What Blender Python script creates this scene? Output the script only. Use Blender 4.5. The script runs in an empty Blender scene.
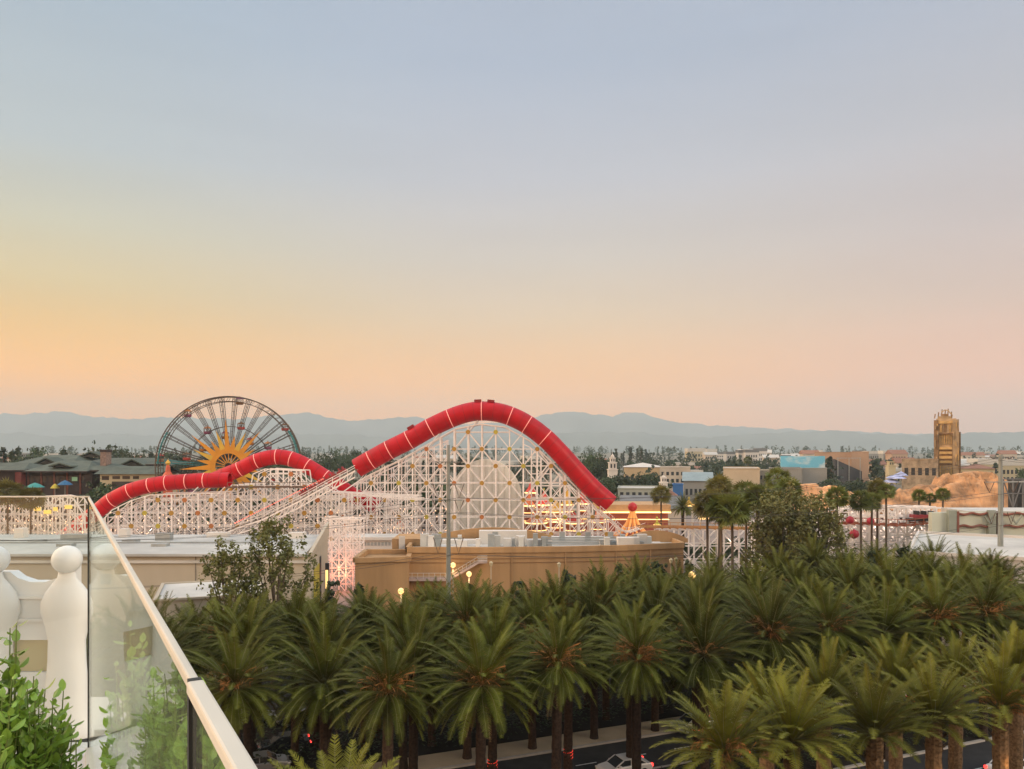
import bpy, math, random
from mathutils import Vector, Matrix, noise
R = math.radians
rnd = random.Random(7)
S = bpy.context.scene
C = S.collection
F, HY, CZ = 773.0, 452.0, 27.0
GLOW, ZEN_FILL = 4.4, 1.6   # afterglow beside the frame; gain added to the unseen upper sky as fill light
# ------------------------------------------------------------------ camera
cam_d = bpy.data.cameras.new('camera'); cam = bpy.data.objects.new('camera', cam_d); C.objects.link(cam)
cam.location = (0, 0, CZ); cam.rotation_euler = (R(90), 0, 0)
cam_d.sensor_fit = 'HORIZONTAL'; cam_d.sensor_width = 36; cam_d.lens = F / 1024 * 36
cam_d.shift_y = (HY - 384.5) / 1024
cam_d.clip_start = 0.05; cam_d.clip_end = 60000
S.camera = cam
# ------------------------------------------------------------------ sky (dusk, the sun just down on the left)
w = bpy.data.worlds.new('World'); S.world = w; w.use_nodes = True
nt = w.node_tree; N = nt.nodes; L = nt.links; N.clear()
out = N.new('ShaderNodeOutputWorld'); bg = N.new('ShaderNodeBackground'); L.new(bg.outputs[0], out.inputs[0])
sky = N.new('ShaderNodeTexSky'); sky.sky_type = 'NISHITA'; sky.sun_disc = False
sky.sun_elevation = R(3); sky.sun_rotation = R(-62); sky.air_density = 1.2; sky.dust_density = 2.5; sky.ozone_density = 1.5
tc = N.new('ShaderNodeTexCoord'); sep = N.new('ShaderNodeSeparateXYZ'); L.new(tc.outputs['Generated'], sep.inputs[0])
def srgb(r, g, b):
    f = lambda c: ((c / 255 + .055) / 1.055) ** 2.4 if c > 10 else c / 255 / 12.92
    return (f(r), f(g), f(b), 1)
def ramp(stops):
    n = N.new('ShaderNodeValToRGB'); e = n.color_ramp.elements; n.color_ramp.interpolation = 'B_SPLINE' if False else 'EASE' if False else 'LINEAR'
    while len(e) > 1: e.remove(e[0])
    e[0].position = stops[0][0]; e[0].color = srgb(*stops[0][1])
    for p, c in stops[1:]:
        k = e.new(p); k.color = srgb(*c)
    L.new(sep.outputs['Z'], n.inputs[0]); return n
# colour against the sine of the elevation, towards the set sun (left), ahead, and away from it (right)
SKY_L = [(0.0, (255, 164, 30)), (.04, (255, 172, 30)), (.09, (255, 182, 56)), (.14, (238, 187, 100)), (.19, (218, 193, 140)), (.25, (199, 194, 170)), (.33, (178, 188, 192)), (.5, (156, 175, 193)), (.75, (160, 170, 180)), (1, (158, 166, 176))]
SKY_M = [(0.0, (255, 172, 88)), (.05, (254, 180, 96)), (.1, (244, 187, 124)), (.17, (226, 197, 164)), (.24, (206, 195, 184)), (.33, (186, 188, 196)), (.45, (167, 179, 197)), (.6, (160, 172, 190)), (.8, (160, 170, 180)), (1, (158, 166, 176))]
SKY_R = [(0.0, (220, 166, 150)), (.05, (230, 170, 150)), (.1, (228, 177, 157)), (.17, (212, 183, 170)), (.25, (196, 183, 182)), (.35, (180, 181, 189)), (.47, (165, 175, 192)), (.6, (160, 170, 188)), (.8, (160, 170, 180)), (1, (158, 166, 176))]
rl, rm, rr = ramp(SKY_L), ramp(SKY_M), ramp(SKY_R)
def mth(op, a, b=None):
    n = N.new('ShaderNodeMath'); n.operation = op
    for i, v in enumerate((a, b)):
        if v is None: continue
        if isinstance(v, (int, float)): n.inputs[i].default_value = v
        else: L.new(v, n.inputs[i])
    return n.outputs[0]
az = mth('ARCTAN2', sep.outputs['X'], sep.outputs['Y'])
def mapr(v, a, b):
    n = N.new('ShaderNodeMapRange'); n.interpolation_type = 'SMOOTHSTEP'; L.new(v, n.inputs[0]); n.inputs[1].default_value = a; n.inputs[2].default_value = b; return n.outputs[0]
def mixc(f, a, b):
    n = N.new('ShaderNodeMix'); n.data_type = 'RGBA'
    if isinstance(f, (int, float)): n.inputs[0].default_value = f
    else: L.new(f, n.inputs[0])
    L.new(a, n.inputs[6]); L.new(b, n.inputs[7]); return n.outputs[2]
m1 = mixc(mapr(az, R(-34), R(0)), rl.outputs[0], rm.outputs[0])
m2 = mixc(mapr(az, R(2), R(36)), m1, rr.outputs[0])
sk = N.new('ShaderNodeVectorMath'); sk.operation = 'SCALE'; L.new(sky.outputs[0], sk.inputs[0]); sk.inputs['Scale'].default_value = .12
m3a = mixc(.06, m2, sk.outputs[0])
# the bright afterglow where the sun went down, left of the picture, and the unseen upper sky, brightened beyond dusk as fill light
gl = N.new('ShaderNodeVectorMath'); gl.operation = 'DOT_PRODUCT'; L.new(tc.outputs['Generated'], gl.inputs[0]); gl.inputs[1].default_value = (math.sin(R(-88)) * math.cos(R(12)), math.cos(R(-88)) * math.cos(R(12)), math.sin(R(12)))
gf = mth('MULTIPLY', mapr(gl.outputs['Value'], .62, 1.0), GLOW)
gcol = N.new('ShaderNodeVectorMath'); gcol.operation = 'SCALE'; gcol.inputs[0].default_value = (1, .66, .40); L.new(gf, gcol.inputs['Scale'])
zf = mth('MULTIPLY_ADD', mapr(sep.outputs['Z'], .50, .8), ZEN_FILL); N[-1].inputs[2].default_value = 1.0
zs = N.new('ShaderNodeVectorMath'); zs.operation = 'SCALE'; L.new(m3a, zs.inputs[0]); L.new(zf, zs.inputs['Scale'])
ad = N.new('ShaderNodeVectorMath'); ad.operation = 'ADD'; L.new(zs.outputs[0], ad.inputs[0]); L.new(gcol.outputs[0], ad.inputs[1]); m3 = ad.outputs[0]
# very soft, wide streaks of thin cloud
nz = N.new('ShaderNodeTexNoise'); mp = N.new('ShaderNodeMapping'); mp.inputs['Scale'].default_value = (1.2, 1.2, 9); mp.inputs['Rotation'].default_value = (R(4), R(7), 0)
L.new(tc.outputs['Generated'], mp.inputs[0]); L.new(mp.outputs[0], nz.inputs[0]); nz.inputs['Scale'].default_value = 2.2; nz.inputs['Detail'].default_value = 3
vv = mth('MULTIPLY_ADD', nz.outputs[0], .12); N[-1].inputs[2].default_value = .945
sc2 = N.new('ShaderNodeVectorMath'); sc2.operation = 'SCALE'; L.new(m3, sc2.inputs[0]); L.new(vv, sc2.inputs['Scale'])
# the sky seen low down is stronger and redder than what arrives through the haze
bst = mapr(sep.outputs['Z'], .20, .0); bv = N.new('ShaderNodeCombineXYZ')
for i, k_ in enumerate((.50, .20, -.10)): q_ = mth('MULTIPLY_ADD', bst, k_); N[-1].inputs[2].default_value = 1.0; L.new(q_, bv.inputs[i])
sc3 = N.new('ShaderNodeVectorMath'); sc3.operation = 'MULTIPLY'; L.new(sc2.outputs[0], sc3.inputs[0]); L.new(bv.outputs[0], sc3.inputs[1])
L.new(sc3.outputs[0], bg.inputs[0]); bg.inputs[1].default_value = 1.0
# ------------------------------------------------------------------ sun: last warm glow, very soft
sl = bpy.data.lights.new('sun', 'SUN'); sl.energy = 1.6; sl.angle = R(25); sl.color = (1, .78, .55)
so = bpy.data.objects.new('sun', sl); C.objects.link(so); so.rotation_euler = (R(68), 0, R(52))
S.view_settings.view_transform = 'Standard'; S.view_settings.look = 'None'; S.view_settings.exposure = 0.25; S.view_settings.gamma = 1
S.view_settings.use_curve_mapping = False
try:
    S.cycles.use_denoising = True; S.cycles.max_bounces = 6; S.cycles.diffuse_bounces = 2; S.cycles.glossy_bounces = 3
    S.cycles.transparent_max_bounces = 12; S.cycles.volume_bounces = 0; S.cycles.sample_clamp_indirect = 4; S.cycles.caustics_reflective = False
except Exception: pass

# ------------------------------------------------------------------ helpers
def P(px, py, d): return Vector(((px - 512) / F * d, d, CZ - (py - HY) / F * d))
A = R(22); CU, SU = math.cos(A), math.sin(A)
def UV(u, v, z=0): return Vector((u * CU - v * SU, u * SU + v * CU, z))   # u along the street, v across it
def gz(x, y):
    d = math.hypot(x, y); t = max(0, d - 420)
    return min(22, .0062 * t)
MATS = {}
def mat(name, col, rough=.7, var=.15, scale=1.0, emit=None, estr=1, metal=0, spec=.3, detail=4, hue=0, trans=0, stretch=None):
    if name in MATS: return MATS[name]
    m = bpy.data.materials.new(name); m.use_nodes = True; n = m.node_tree.nodes; l = m.node_tree.links
    b = n['Principled BSDF']; b.inputs['Roughness'].default_value = rough; b.inputs['Metallic'].default_value = metal
    b.inputs['Specular IOR Level'].default_value = spec
    t = n.new('ShaderNodeTexCoord'); z = n.new('ShaderNodeTexNoise'); z.inputs['Scale'].default_value = scale; z.inputs['Detail'].default_value = detail
    src = t.outputs['Object']
    if stretch:
        q = n.new('ShaderNodeMapping'); q.inputs['Scale'].default_value = stretch; l.new(src, q.inputs[0]); src = q.outputs[0]
    l.new(src, z.inputs['Vector'])
    r = n.new('ShaderNodeValToRGB'); e = r.color_ramp.elements; e[0].position = .3; e[1].position = .7
    e[0].color = tuple(max(0, c * (1 - var)) for c in col) + (1,); e[1].color = (min(1, col[0] * (1 + var)), min(1, col[1] * (1 + var * (1 - hue))), min(1, col[2] * (1 + var * (1 - 2 * hue))), 1)
    l.new(z.outputs[0], r.inputs[0])
    if var > 0:
        oi = n.new('ShaderNodeObjectInfo'); h = n.new('ShaderNodeHueSaturation'); mr = n.new('ShaderNodeMapRange')
        mr.inputs[3].default_value = 1 - var * .7; mr.inputs[4].default_value = 1 + var * .7
        l.new(oi.outputs['Random'], mr.inputs[0]); l.new(mr.outputs[0], h.inputs['Value']); l.new(r.outputs[0], h.inputs['Color']); l.new(h.outputs[0], b.inputs['Base Color'])
    else: b.inputs['Base Color'].default_value = tuple(col) + (1,)
    if emit:
        b.inputs['Emission Color'].default_value = tuple(emit) + (1,); b.inputs['Emission Strength'].default_value = estr
    if trans:
        tr = n.new('ShaderNodeBsdfTranslucent'); mx = n.new('ShaderNodeMixShader'); mx.inputs[0].default_value = trans
        l.new(b.inputs['Base Color'].links[0].from_socket, tr.inputs[0]); l.new(b.outputs[0], mx.inputs[1]); l.new(tr.outputs[0], mx.inputs[2]); l.new(mx.outputs[0], n['Material Output'].inputs[0])
    MATS[name] = m; return m

class MB:
    def __init__(s): s.v = []; s.f = []; s.mi = []; s.cur = 0
    def quad(s, a, b, c, d):
        i = len(s.v); s.v += [tuple(a), tuple(b), tuple(c), tuple(d)]; s.f.append((i, i + 1, i + 2, i + 3)); s.mi.append(s.cur)
    def tri(s, a, b, c):
        i = len(s.v); s.v += [tuple(a), tuple(b), tuple(c)]; s.f.append((i, i + 1, i + 2)); s.mi.append(s.cur)
    def face(s, pts):
        i = len(s.v); s.v += [tuple(p) for p in pts]; s.f.append(tuple(range(i, i + len(pts)))); s.mi.append(s.cur)
    def box(s, lo, hi, M=None):
        x0, y0, z0 = lo; x1, y1, z1 = hi
        p = [Vector(q) for q in ((x0, y0, z0), (x1, y0, z0), (x1, y1, z0), (x0, y1, z0), (x0, y0, z1), (x1, y0, z1), (x1, y1, z1), (x0, y1, z1))]
        if M: p = [M @ q for q in p]
        i = len(s.v); s.v += [tuple(q) for q in p]
        for f in ((0, 3, 2, 1), (4, 5, 6, 7), (0, 1, 5, 4), (1, 2, 6, 5), (2, 3, 7, 6), (3, 0, 4, 7)):
            s.f.append(tuple(i + k for k in f)); s.mi.append(s.cur)
        return s
    def tube(s, pts, rad, n=8, cap=True, sq=0):
        pts = [Vector(p) for p in pts]; m = len(pts)
        if not isinstance(rad, (list, tuple)): rad = [rad] * m
        i0 = len(s.v); up = None
        for k, p in enumerate(pts):
            t = (pts[min(k + 1, m - 1)] - pts[max(k - 1, 0)]).normalized()
            if up is None:
                up = Vector((0, 0, 1)) if abs(t.z) < .9 else Vector((0, 1, 0))
            a = t.cross(up).normalized(); b = a.cross(t).normalized(); up = b
            for j in range(n):
                th = 2 * math.pi * (j + .5) / n
                s.v.append(tuple(p + (a * math.cos(th) + b * math.sin(th)) * rad[k]))
        for k in range(m - 1):
            for j in range(n):
                q = (j + 1) % n
                s.f.append((i0 + k * n + j, i0 + k * n + q, i0 + (k + 1) * n + q, i0 + (k + 1) * n + j)); s.mi.append(s.cur)
        if cap:
            s.f.append(tuple(i0 + j for j in range(n - 1, -1, -1))); s.mi.append(s.cur)
            s.f.append(tuple(i0 + (m - 1) * n + j for j in range(n))); s.mi.append(s.cur)
        return s
    def bar(s, a, b, r): return s.tube([a, b], r * 1.3, 4, True)
    def lathe(s, prof, c=(0, 0, 0), n=20, sy=1):
        c = Vector(c); i0 = len(s.v)
        for r, z in prof:
            for j in range(n):
                th = 2 * math.pi * j / n; s.v.append(tuple(c + Vector((r * math.cos(th), r * math.sin(th) * sy, z))))
        for k in range(len(prof) - 1):
            for j in range(n):
                q = (j + 1) % n; s.f.append((i0 + k * n + j, i0 + k * n + q, i0 + (k + 1) * n + q, i0 + (k + 1) * n + j)); s.mi.append(s.cur)
        s.f.append(tuple(i0 + j for j in range(n - 1, -1, -1))); s.mi.append(s.cur)
        s.f.append(tuple(i0 + (len(prof) - 1) * n + j for j in range(n))); s.mi.append(s.cur)
        return s
    def prism(s, poly, axis, t0, t1):
        """poly: 2D outline; axis 'y': (x,z) extruded along y from t0 to t1; axis 'z': (x,y) extruded along z"""
        mk = (lambda p, t: (p[0], t, p[1])) if axis == 'y' else (lambda p, t: (p[0], p[1], t)) if axis == 'z' else (lambda p, t: (t, p[0], p[1]))
        n = len(poly); i = len(s.v); s.v += [mk(p, t0) for p in poly] + [mk(p, t1) for p in poly]
        s.f.append(tuple(i + k for k in range(n))); s.f.append(tuple(i + n + k for k in range(n - 1, -1, -1))); s.mi += [s.cur] * 2
        for k in range(n):
            q = (k + 1) % n; s.f.append((i + k, i + n + k, i + n + q, i + q)); s.mi.append(s.cur)
        return s
    def build(s, name, m, parent=None, smooth=False, origin=None):
        me = bpy.data.meshes.new(name); vs = s.v
        if origin is not None:
            o = Vector(origin); vs = [tuple(Vector(v) - o) for v in vs]
        me.from_pydata(vs, [], s.f)
        ms = m if isinstance(m, list) else [m]
        for q in ms: me.materials.append(q)
        if len(ms) > 1:
            me.polygons.foreach_set('material_index', s.mi)
        if smooth: me.polygons.foreach_set('use_smooth', [True] * len(me.polygons))
        me.update()
        ob = bpy.data.objects.new(name, me); C.objects.link(ob)
        if origin is not None: ob.location = origin
        if parent: ob.parent = parent
        return ob
def tag(o, label=None, cat=None, group=None, kind=None):
    if label: o['label'] = label
    if cat: o['category'] = cat
    if group: o['group'] = group
    if kind: o['kind'] = kind
    return o
def empty(name, label, cat, loc=(0, 0, 0), rz=0, group=None):
    o = bpy.data.objects.new(name, None); C.objects.link(o); o.location = loc; o.rotation_euler = (0, 0, rz); o.empty_display_size = .3
    return tag(o, label, cat, group)
def part(mb, name, m, root, smooth=False):
    """mb in world coordinates; parent it under an unrotated root"""
    o = mb.build(name, m, None, smooth); o.parent = root; o.location = -root.location; return o
def copy_tree(o, parent=None):
    c = o.copy(); C.objects.link(c)
    if parent: c.parent = parent
    for ch in list(o.children): copy_tree(ch, c)
    return c
def interp(pts, x):
    if x <= pts[0][0]: return pts[0][1]
    for (a, b), (c, d) in zip(pts, pts[1:]):
        if x <= c: return b + (d - b) * (x - a) / (c - a)
    return pts[-1][1]
def spline(pts, n):
    """Catmull-Rom through points"""
    pts = [Vector(p) for p in pts]; q = [2 * pts[0] - pts[1]] + pts + [2 * pts[-1] - pts[-2]]; r = []
    for i in range(1, len(q) - 2):
        for k in range(n):
            t = k / n; a, b, c, d = q[i - 1:i + 3]
            r.append(.5 * (2 * b + (c - a) * t + (2 * a - 5 * b + 4 * c - d) * t * t + (3 * b - a - 3 * c + d) * t ** 3))
    r.append(pts[-1]); return r

# materials ---------------------------------------------------------
M_white = mat('white_paint', (.78, .74, .70), .55, .06, 2)
M_lattice = mat('white_painted_steel', (.84, .78, .73), .5, .07, .5)
M_red = mat('red_shell', (.44, .006, .013), .42, .16, .3, spec=.25)
M_redd = mat('dark_red_fitting', (.22, .012, .015), .5, .1)
M_glow = mat('lit_ring', (.9, .4, .35), .4, 0, emit=(1, .33, .28), estr=.22)
M_tan = mat('tan_stucco', (.40, .242, .115), .85, .15, .6, stretch=(1, 1, .10), detail=7)
M_beige = mat('beige_stucco', (.45, .40, .31), .85, .06, .25, stretch=(1, 1, .2))
M_roofw = mat('pale_roof_membrane', (.54, .53, .485), .6, .20, .16, detail=8)
M_grey = mat('grey_metal', (.33, .35, .34), .45, .1, .8, metal=.3)
M_dark = mat('dark_opening', (.02, .02, .022), .5, 0)
M_asph = mat('asphalt', (.045, .045, .046), .85, .2, .8)
M_conc = mat('concrete', (.44, .36, .25), .85, .12, .5)
M_kerb = mat('kerb_concrete', (.42, .39, .35), .8, .1, 1)
M_line = mat('road_paint', (.7, .7, .68), .6, .1, 3)
M_frond = mat('date_palm_frond', (.080, .098, .013), .7, .5, .5, hue=.25, trans=.07, spec=.12)
M_frondy = mat('yellow_green_frond', (.135, .145, .020), .7, .45, .5, hue=.2, trans=.09, spec=.12)
M_fruit = mat('orange_fruit_stalk', (.36, .165, .05), .6, .3, 2)
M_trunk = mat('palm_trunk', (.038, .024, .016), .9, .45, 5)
M_bark = mat('bark', (.10, .075, .055), .9, .3, 4)
M_leaf = [mat('leaf_dark_green', (.035, .052, .022), .6, .35, 1.2, trans=.12), mat('leaf_olive', (.062, .074, .026), .6, .35, 1.2, trans=.15), mat('leaf_mid_green', (.045, .075, .028), .6, .35, 1.2, trans=.12), mat('leaf_blue_green', (.032, .05, .032), .6, .3, 1.2)]
M_bulb = mat('warm_bulb', (.9, .6, .3), .4, 0, emit=(1, .62, .22), estr=2.2)
M_warm = mat('booth_red_brown', (.26, .075, .045), .6, .5, 1.4, hue=-.3)
M_globe = mat('lamp_globe', (.9, .7, .4), .4, 0, emit=(1, .58, .16), estr=.9)
M_redbulb = mat('red_bulb', (.8, .05, .03), .4, 0, emit=(1, .06, .03), estr=1.3)

# ------------------------------------------------------------------ ground and hills
g = MB(); xs = [-15400, -12000, -8000, -4000, -2000, -1000, -500, -200, 0, 200, 500, 1000, 2000, 4000, 8000, 12000, 15400]; ys = [-240, 0, 100, 200, 300, 420, 600, 800, 1100, 1500, 2200, 3200, 4000, 5200, 8000, 12000, 14200]
for i in range(len(xs) - 1):
    for j in range(len(ys) - 1):
        q = [(xs[i], ys[j]), (xs[i + 1], ys[j]), (xs[i + 1], ys[j + 1]), (xs[i], ys[j + 1])]
        g.quad(*[(x, y, gz(0, max(y, 0))) for x, y in q])
def gz(x, y): return min(22, .0062 * max(0, y - 420))   # terrain depends on distance north only
M_ground = mat('dry_ground', (.17, .155, .115), .95, .3, .01, detail=8)
g.v = [(x, y, gz(x, y)) for x, y, z in g.v]
tag(g.build('ground', M_ground), kind='structure')
def ridge(name, prof, d, depth, seed, col, jag):
    mb = MB(); nx, ny = 420, 9; vs = []
    for j in range(ny):
        t = j / (ny - 1); y = d - depth / 2 + depth * t; env = (1 - abs(2 * t - 1)) ** .8
        for i in range(nx):
            px = -200 + 1424 * i / (nx - 1); x = (px - 512) / F * d
            h = CZ + (HY - interp(prof, px) + 1.8 * noise.fractal(Vector((px / 11, seed * 9, 0)), .8, 2.2, 4)) / F * d
            n1 = noise.fractal(Vector((x / 900, y / 900, seed)), .9, 2.1, 5) * jag
            z = 15 + (h - 15) * env * (1 + n1 * (.14 if j == ny // 2 else .5)) if h > 20 else 15
            vs.append((x, y + 120 * n1, z))
    mb.v = vs
    for j in range(ny - 1):
        for i in range(nx - 1):
            k = j * nx + i; mb.f.append((k, k + 1, k + nx + 1, k + nx)); mb.mi.append(0)
    return tag(mb.build(name, mat(name + '_soil', col, .95, .25, .002), smooth=True), kind='structure')
BACK = [(-200, 410), (0, 414), (30, 413), (60, 412), (85, 416), (105, 419), (135, 419), (160, 417), (180, 418), (240, 417), (280, 414), (305, 413), (330, 417), (345, 421), (380, 420), (400, 416), (430, 420), (470, 424), (520, 421), (545, 415), (562, 412), (576, 410), (590, 413), (612, 415), (628, 411), (645, 414), (665, 421), (700, 424), (740, 428), (800, 430), (860, 432), (920, 434), (1024, 436), (1300, 438)]
FRONT = [(-200, 432), (0, 433), (60, 436), (120, 434), (200, 437), (300, 434), (400, 438), (500, 437), (570, 431), (640, 433), (700, 438), (760, 434), (810, 431), (832, 430), (860, 433), (920, 436), (980, 433), (1024, 432), (1300, 434)]
ridge('mountains', BACK, 13000, 1800, 1.3, (.16, .15, .13), .5)
ridge('hills', FRONT, 10300, 1800, 7.7, (.15, .15, .12), .5)
# park ground: a sheet of pale paving between the street and the town
pk = MB(); pk.quad((-150, 92, .004), (150, 140, .004), (190, 330, .004), (-150, 330, .004))
tag(pk.build('park_paving', mat('pale_paving', (.27, .215, .18), .85, .14, .08)), kind='structure')

# haze
hb = MB(); hb.box((-15500, -250, -1), (15500, 14250, 900))
hz = bpy.data.materials.new('haze'); hz.use_nodes = True; hn = hz.node_tree.nodes; hn.clear()
ho = hn.new('ShaderNodeOutputMaterial'); hv = hn.new('ShaderNodeVolumePrincipled'); hz.node_tree.links.new(hv.outputs[0], ho.inputs['Volume'])
hv.inputs['Color'].default_value = (.73, .92, 1.0, 1); hv.inputs['Density'].default_value = 1.0e-4; hv.inputs['Anisotropy'].default_value = 0.0
hobj = tag(hb.build('haze', hz), kind='stuff')
try: hz.cycles.homogeneous_volume = True
except Exception: pass

# ------------------------------------------------------------------ street
def strip(name, u0, u1, v0, v1, z, m):
    b = MB(); b.quad(UV(u0, v0, z), UV(u1, v0, z), UV(u1, v1, z), UV(u0, v1, z)); return tag(b.build(name, m), kind='structure')
def slab(name, u0, u1, v0, v1, z, m):
    b = MB(); b.box((u0, v0, -.05), (u1, v1, z), Matrix.Rotation(A, 4, 'Z')); return tag(b.build(name, m), kind='structure')
strip('road', -120, 160, 42, 63, .008, M_asph)
slab('median', -120, 160, 50.6, 56.2, .15, mat('planting_soil', (.018, .015, .011), .95, .3, 1))
slab('pavement', -120, 160, 63.3, 66.4, .15, M_conc)
slab('kerb', -120, 160, 63, 63.3, .17, M_kerb); slab('median_kerb', -120, 160, 56.2, 56.5, .17, M_kerb); slab('median_kerb', -120, 160, 50.3, 50.6, .17, M_kerb)
slab('kerb', -120, 160, 41.7, 42, .17, M_kerb)
strip('verge', -120, 160, 66.4, 99, .012, MATS['planting_soil']); strip('verge', -120, 160, 6, 41.7, .012, MATS['planting_soil'])
lm = MB()
for k in range(-20, 30):
    lm.quad(*[UV(k * 5 + a, 59.6 + b, .014) for a, b in ((0, -.07), (2, -.07), (2, .07), (0, .07))])
    lm.quad(*[UV(k * 5 + a, 46.2 + b, .014) for a, b in ((0, -.07), (2, -.07), (2, .07), (0, .07))])
tag(lm.build('lane_markings', M_line), kind='structure')

# leaf clumps
def leaf_cloud(mb, cx, cy, cz, rx, ry, rz, n, size, rg, lump=.35):
    lobes = [(Vector((rg.gauss(0, .5), rg.gauss(0, .5), rg.gauss(.1, .45))), rg.uniform(.35, .6)) for _ in range(9)]
    for _ in range(n):
        c, r = rg.choice(lobes); d = Vector((rg.gauss(0, 1), rg.gauss(0, 1), rg.gauss(0, 1))).normalized() * r * rg.random() ** .4
        p = c + d
        if p.z < -.95: continue
        p = Vector((cx + p.x * rx, cy + p.y * ry, cz + p.z * rz)); s = size * rg.uniform(.6, 1.4)
        nrm = (d.normalized() + Vector((rg.gauss(0, .5), rg.gauss(0, .5), rg.gauss(.3, .5)))).normalized()
        t = nrm.orthogonal().normalized(); t.rotate(Matrix.Rotation(rg.uniform(0, 6.28), 3, nrm)); b = nrm.cross(t)
        mb.quad(p - t * s, p + b * s * .6, p + t * s, p - b * s * .6)
def ground_cover(name, rects, h, n, size, m, label):
    rg = random.Random(3); mb = MB()
    for _ in range(n):
        u0, u1, v0, v1 = rg.choice(rects); p = UV(rg.uniform(u0, u1), rg.uniform(v0, v1), 0); bump = .5 + .5 * noise.noise(p * .5)
        p.z = .15 + rg.random() ** .6 * h * (.4 + bump); s = size * rg.uniform(.6, 1.5)
        a = rg.uniform(0, 6.28); t = Vector((math.cos(a), math.sin(a), rg.uniform(-.5, .5))); b = Vector((-math.sin(a), math.cos(a), rg.uniform(-.6, .6)))
        mb.quad(p - t * s, p + b * s * .6, p + t * s, p - b * s * .6)
    o = mb.build(name, m); tag(o, label, 'ground cover', kind='stuff'); return o
ground_cover('ground_cover', [(-60, 90, 66.8, 74), (-60, 100, 74, 98), (-60, 100, 78, 98), (-40, 80, 30, 41)], 1.7, 52000, .16, M_leaf[0], 'dark low shrubs massed under the palms beside the road')

ground_cover('ground_cover', [(-60, 90, 51, 55.8)], .55, 6000, .12, M_leaf[2], 'low green ground cover along the road median under the palms')
# ------------------------------------------------------------------ date palms
def frond(mb, el, azm, Lf, rg, nl=46, droop=1.0, wid=.60):
    """one pinnate frond from the origin: curved rachis with folded leaflets"""
    pts = []; p = Vector((math.cos(azm) * .25 * math.cos(el), math.sin(azm) * .25 * math.cos(el), .15 * math.sin(el))); e = el; ns = 9; tw = rg.uniform(-.25, .25)
    for k in range(ns + 1):
        pts.append(p.copy()); st = Lf / ns
        p = p + Vector((math.cos(e) * math.cos(azm + tw * k / ns), math.cos(e) * math.sin(azm + tw * k / ns), math.sin(e))) * st
        e -= droop * (.01 + .155 * (k / ns)) * max(.25, math.cos(e) + .2)
    mb.cur = 1; mb.tube(pts, [.048 - .038 * k / ns for k in range(ns + 1)], 3, False); mb.cur = 0
    for k in range(nl):
        t = .16 + .84 * (k + rg.random() * .6) / nl; f = min(t, .999) * ns; i = int(f); q = pts[i].lerp(pts[i + 1], f - i); tg = (pts[i + 1] - pts[i]).normalized()
        sd = tg.cross(Vector((0, 0, 1)))
        sd = sd.normalized() if sd.length > .05 else Vector((-math.sin(azm), math.cos(azm), 0)); upv = sd.cross(tg)
        ll = wid * math.sin(math.pi * min(1, .18 + t * .78)) ** .7
        for s in (-1, 1):
            dr = (sd * s * .8 + tg * .75 + upv * rg.uniform(.05, .35)).normalized(); tip = q + dr * ll * rg.uniform(.85, 1.1) - Vector((0, 0, .10 * ll))
            wv = tg * .036
            mb.quad(q - wv, q + wv, tip + wv * .25, tip - wv * .25)
def date_crown(seed, n=78, Lf=4.0, upright=0.0, lowmin=-38):
    rg = random.Random(seed); mb = MB()
    for k in range(n):
        t = (k + .5) / n; el = math.asin(max(-1, min(1, .995 - (.995 - math.sin(R(lowmin)) - upright / 100) * t))) + R(rg.uniform(-7, 7)); azm = k * 2.39996 + rg.uniform(-.2, .2)
        frond(mb, el, azm, Lf * rg.uniform(.86, 1.08) * (1 if t < .8 else .88), rg, droop=1.0 + .25 * t)
    return mb
def fruit(seed, n):
    rg = random.Random(seed); mb = MB()
    for k in range(n):
        a = rg.uniform(0, 6.28); e = R(rg.uniform(5, 72)); pts = []; p = Vector((0, 0, .3)); Ls = rg.uniform(1.0, 2.4)
        for s in range(5):
            pts.append(p.copy()); p = p + Vector((math.cos(e) * math.cos(a), math.cos(e) * math.sin(a), math.sin(e))) * Ls / 4; e -= .22
        mb.tube(pts, .03, 3, False)
        for _ in range(22):
            p0 = pts[rg.randint(2, 4)]; q = p0 + Vector((rg.gauss(0, .16), rg.gauss(0, .16), rg.gauss(-.22, .2))); mb.tri(p0, q, q + Vector((.022, .022, .015)))
    return mb
def palm_trunk(h, r0, r1, seed, boot=True):
    rg = random.Random(seed); mb = MB(); n = 22; pts = []; rad = []
    for k in range(n + 1):
        t = k / n; pts.append((.08 * math.sin(t * 2.2 + seed), .06 * math.sin(t * 1.7), h * t - .0)); rad.append(r0 + (r1 - r0) * t + (.03 if k % 2 else 0))
    rad[0] *= 1.25; mb.tube(pts, rad, 10)
    if boot:   # pineapple of cut leaf bases below the crown
        for k in range(90):
            z = h - 1.7 + 1.7 * rg.random(); a = k * 2.4; rr = r1 + .10; c = Vector((rr * math.cos(a), rr * math.sin(a), z)); o = Vector((math.cos(a), math.sin(a), .9)).normalized(); sd = Vector((-math.sin(a), math.cos(a), 0)) * .10
            mb.tri(c - sd - o * .12, c + sd - o * .12, c + o * .2)
    return mb
M_rach = mat('frond_midrib', (.12, .115, .04), .6, .2, 1)
crowns = [date_crown(11, 100, 4.7).build('crown', [M_frond, M_rach]), date_crown(12, 108, 4.8).build('crown', [M_frond, M_rach]), date_crown(13, 92, 4.5).build('crown', [M_frond, M_rach]), date_crown(14, 72, 4.5, 0, 4).build('crown', [M_frondy, M_rach]), date_crown(15, 66, 4.4, 0, 10).build('crown', [M_frondy, M_rach])]
fruits = [fruit(21, 56).build('fruit_stalks', M_fruit), fruit(22, 20).build('fruit_stalks', M_fruit)]
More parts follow.
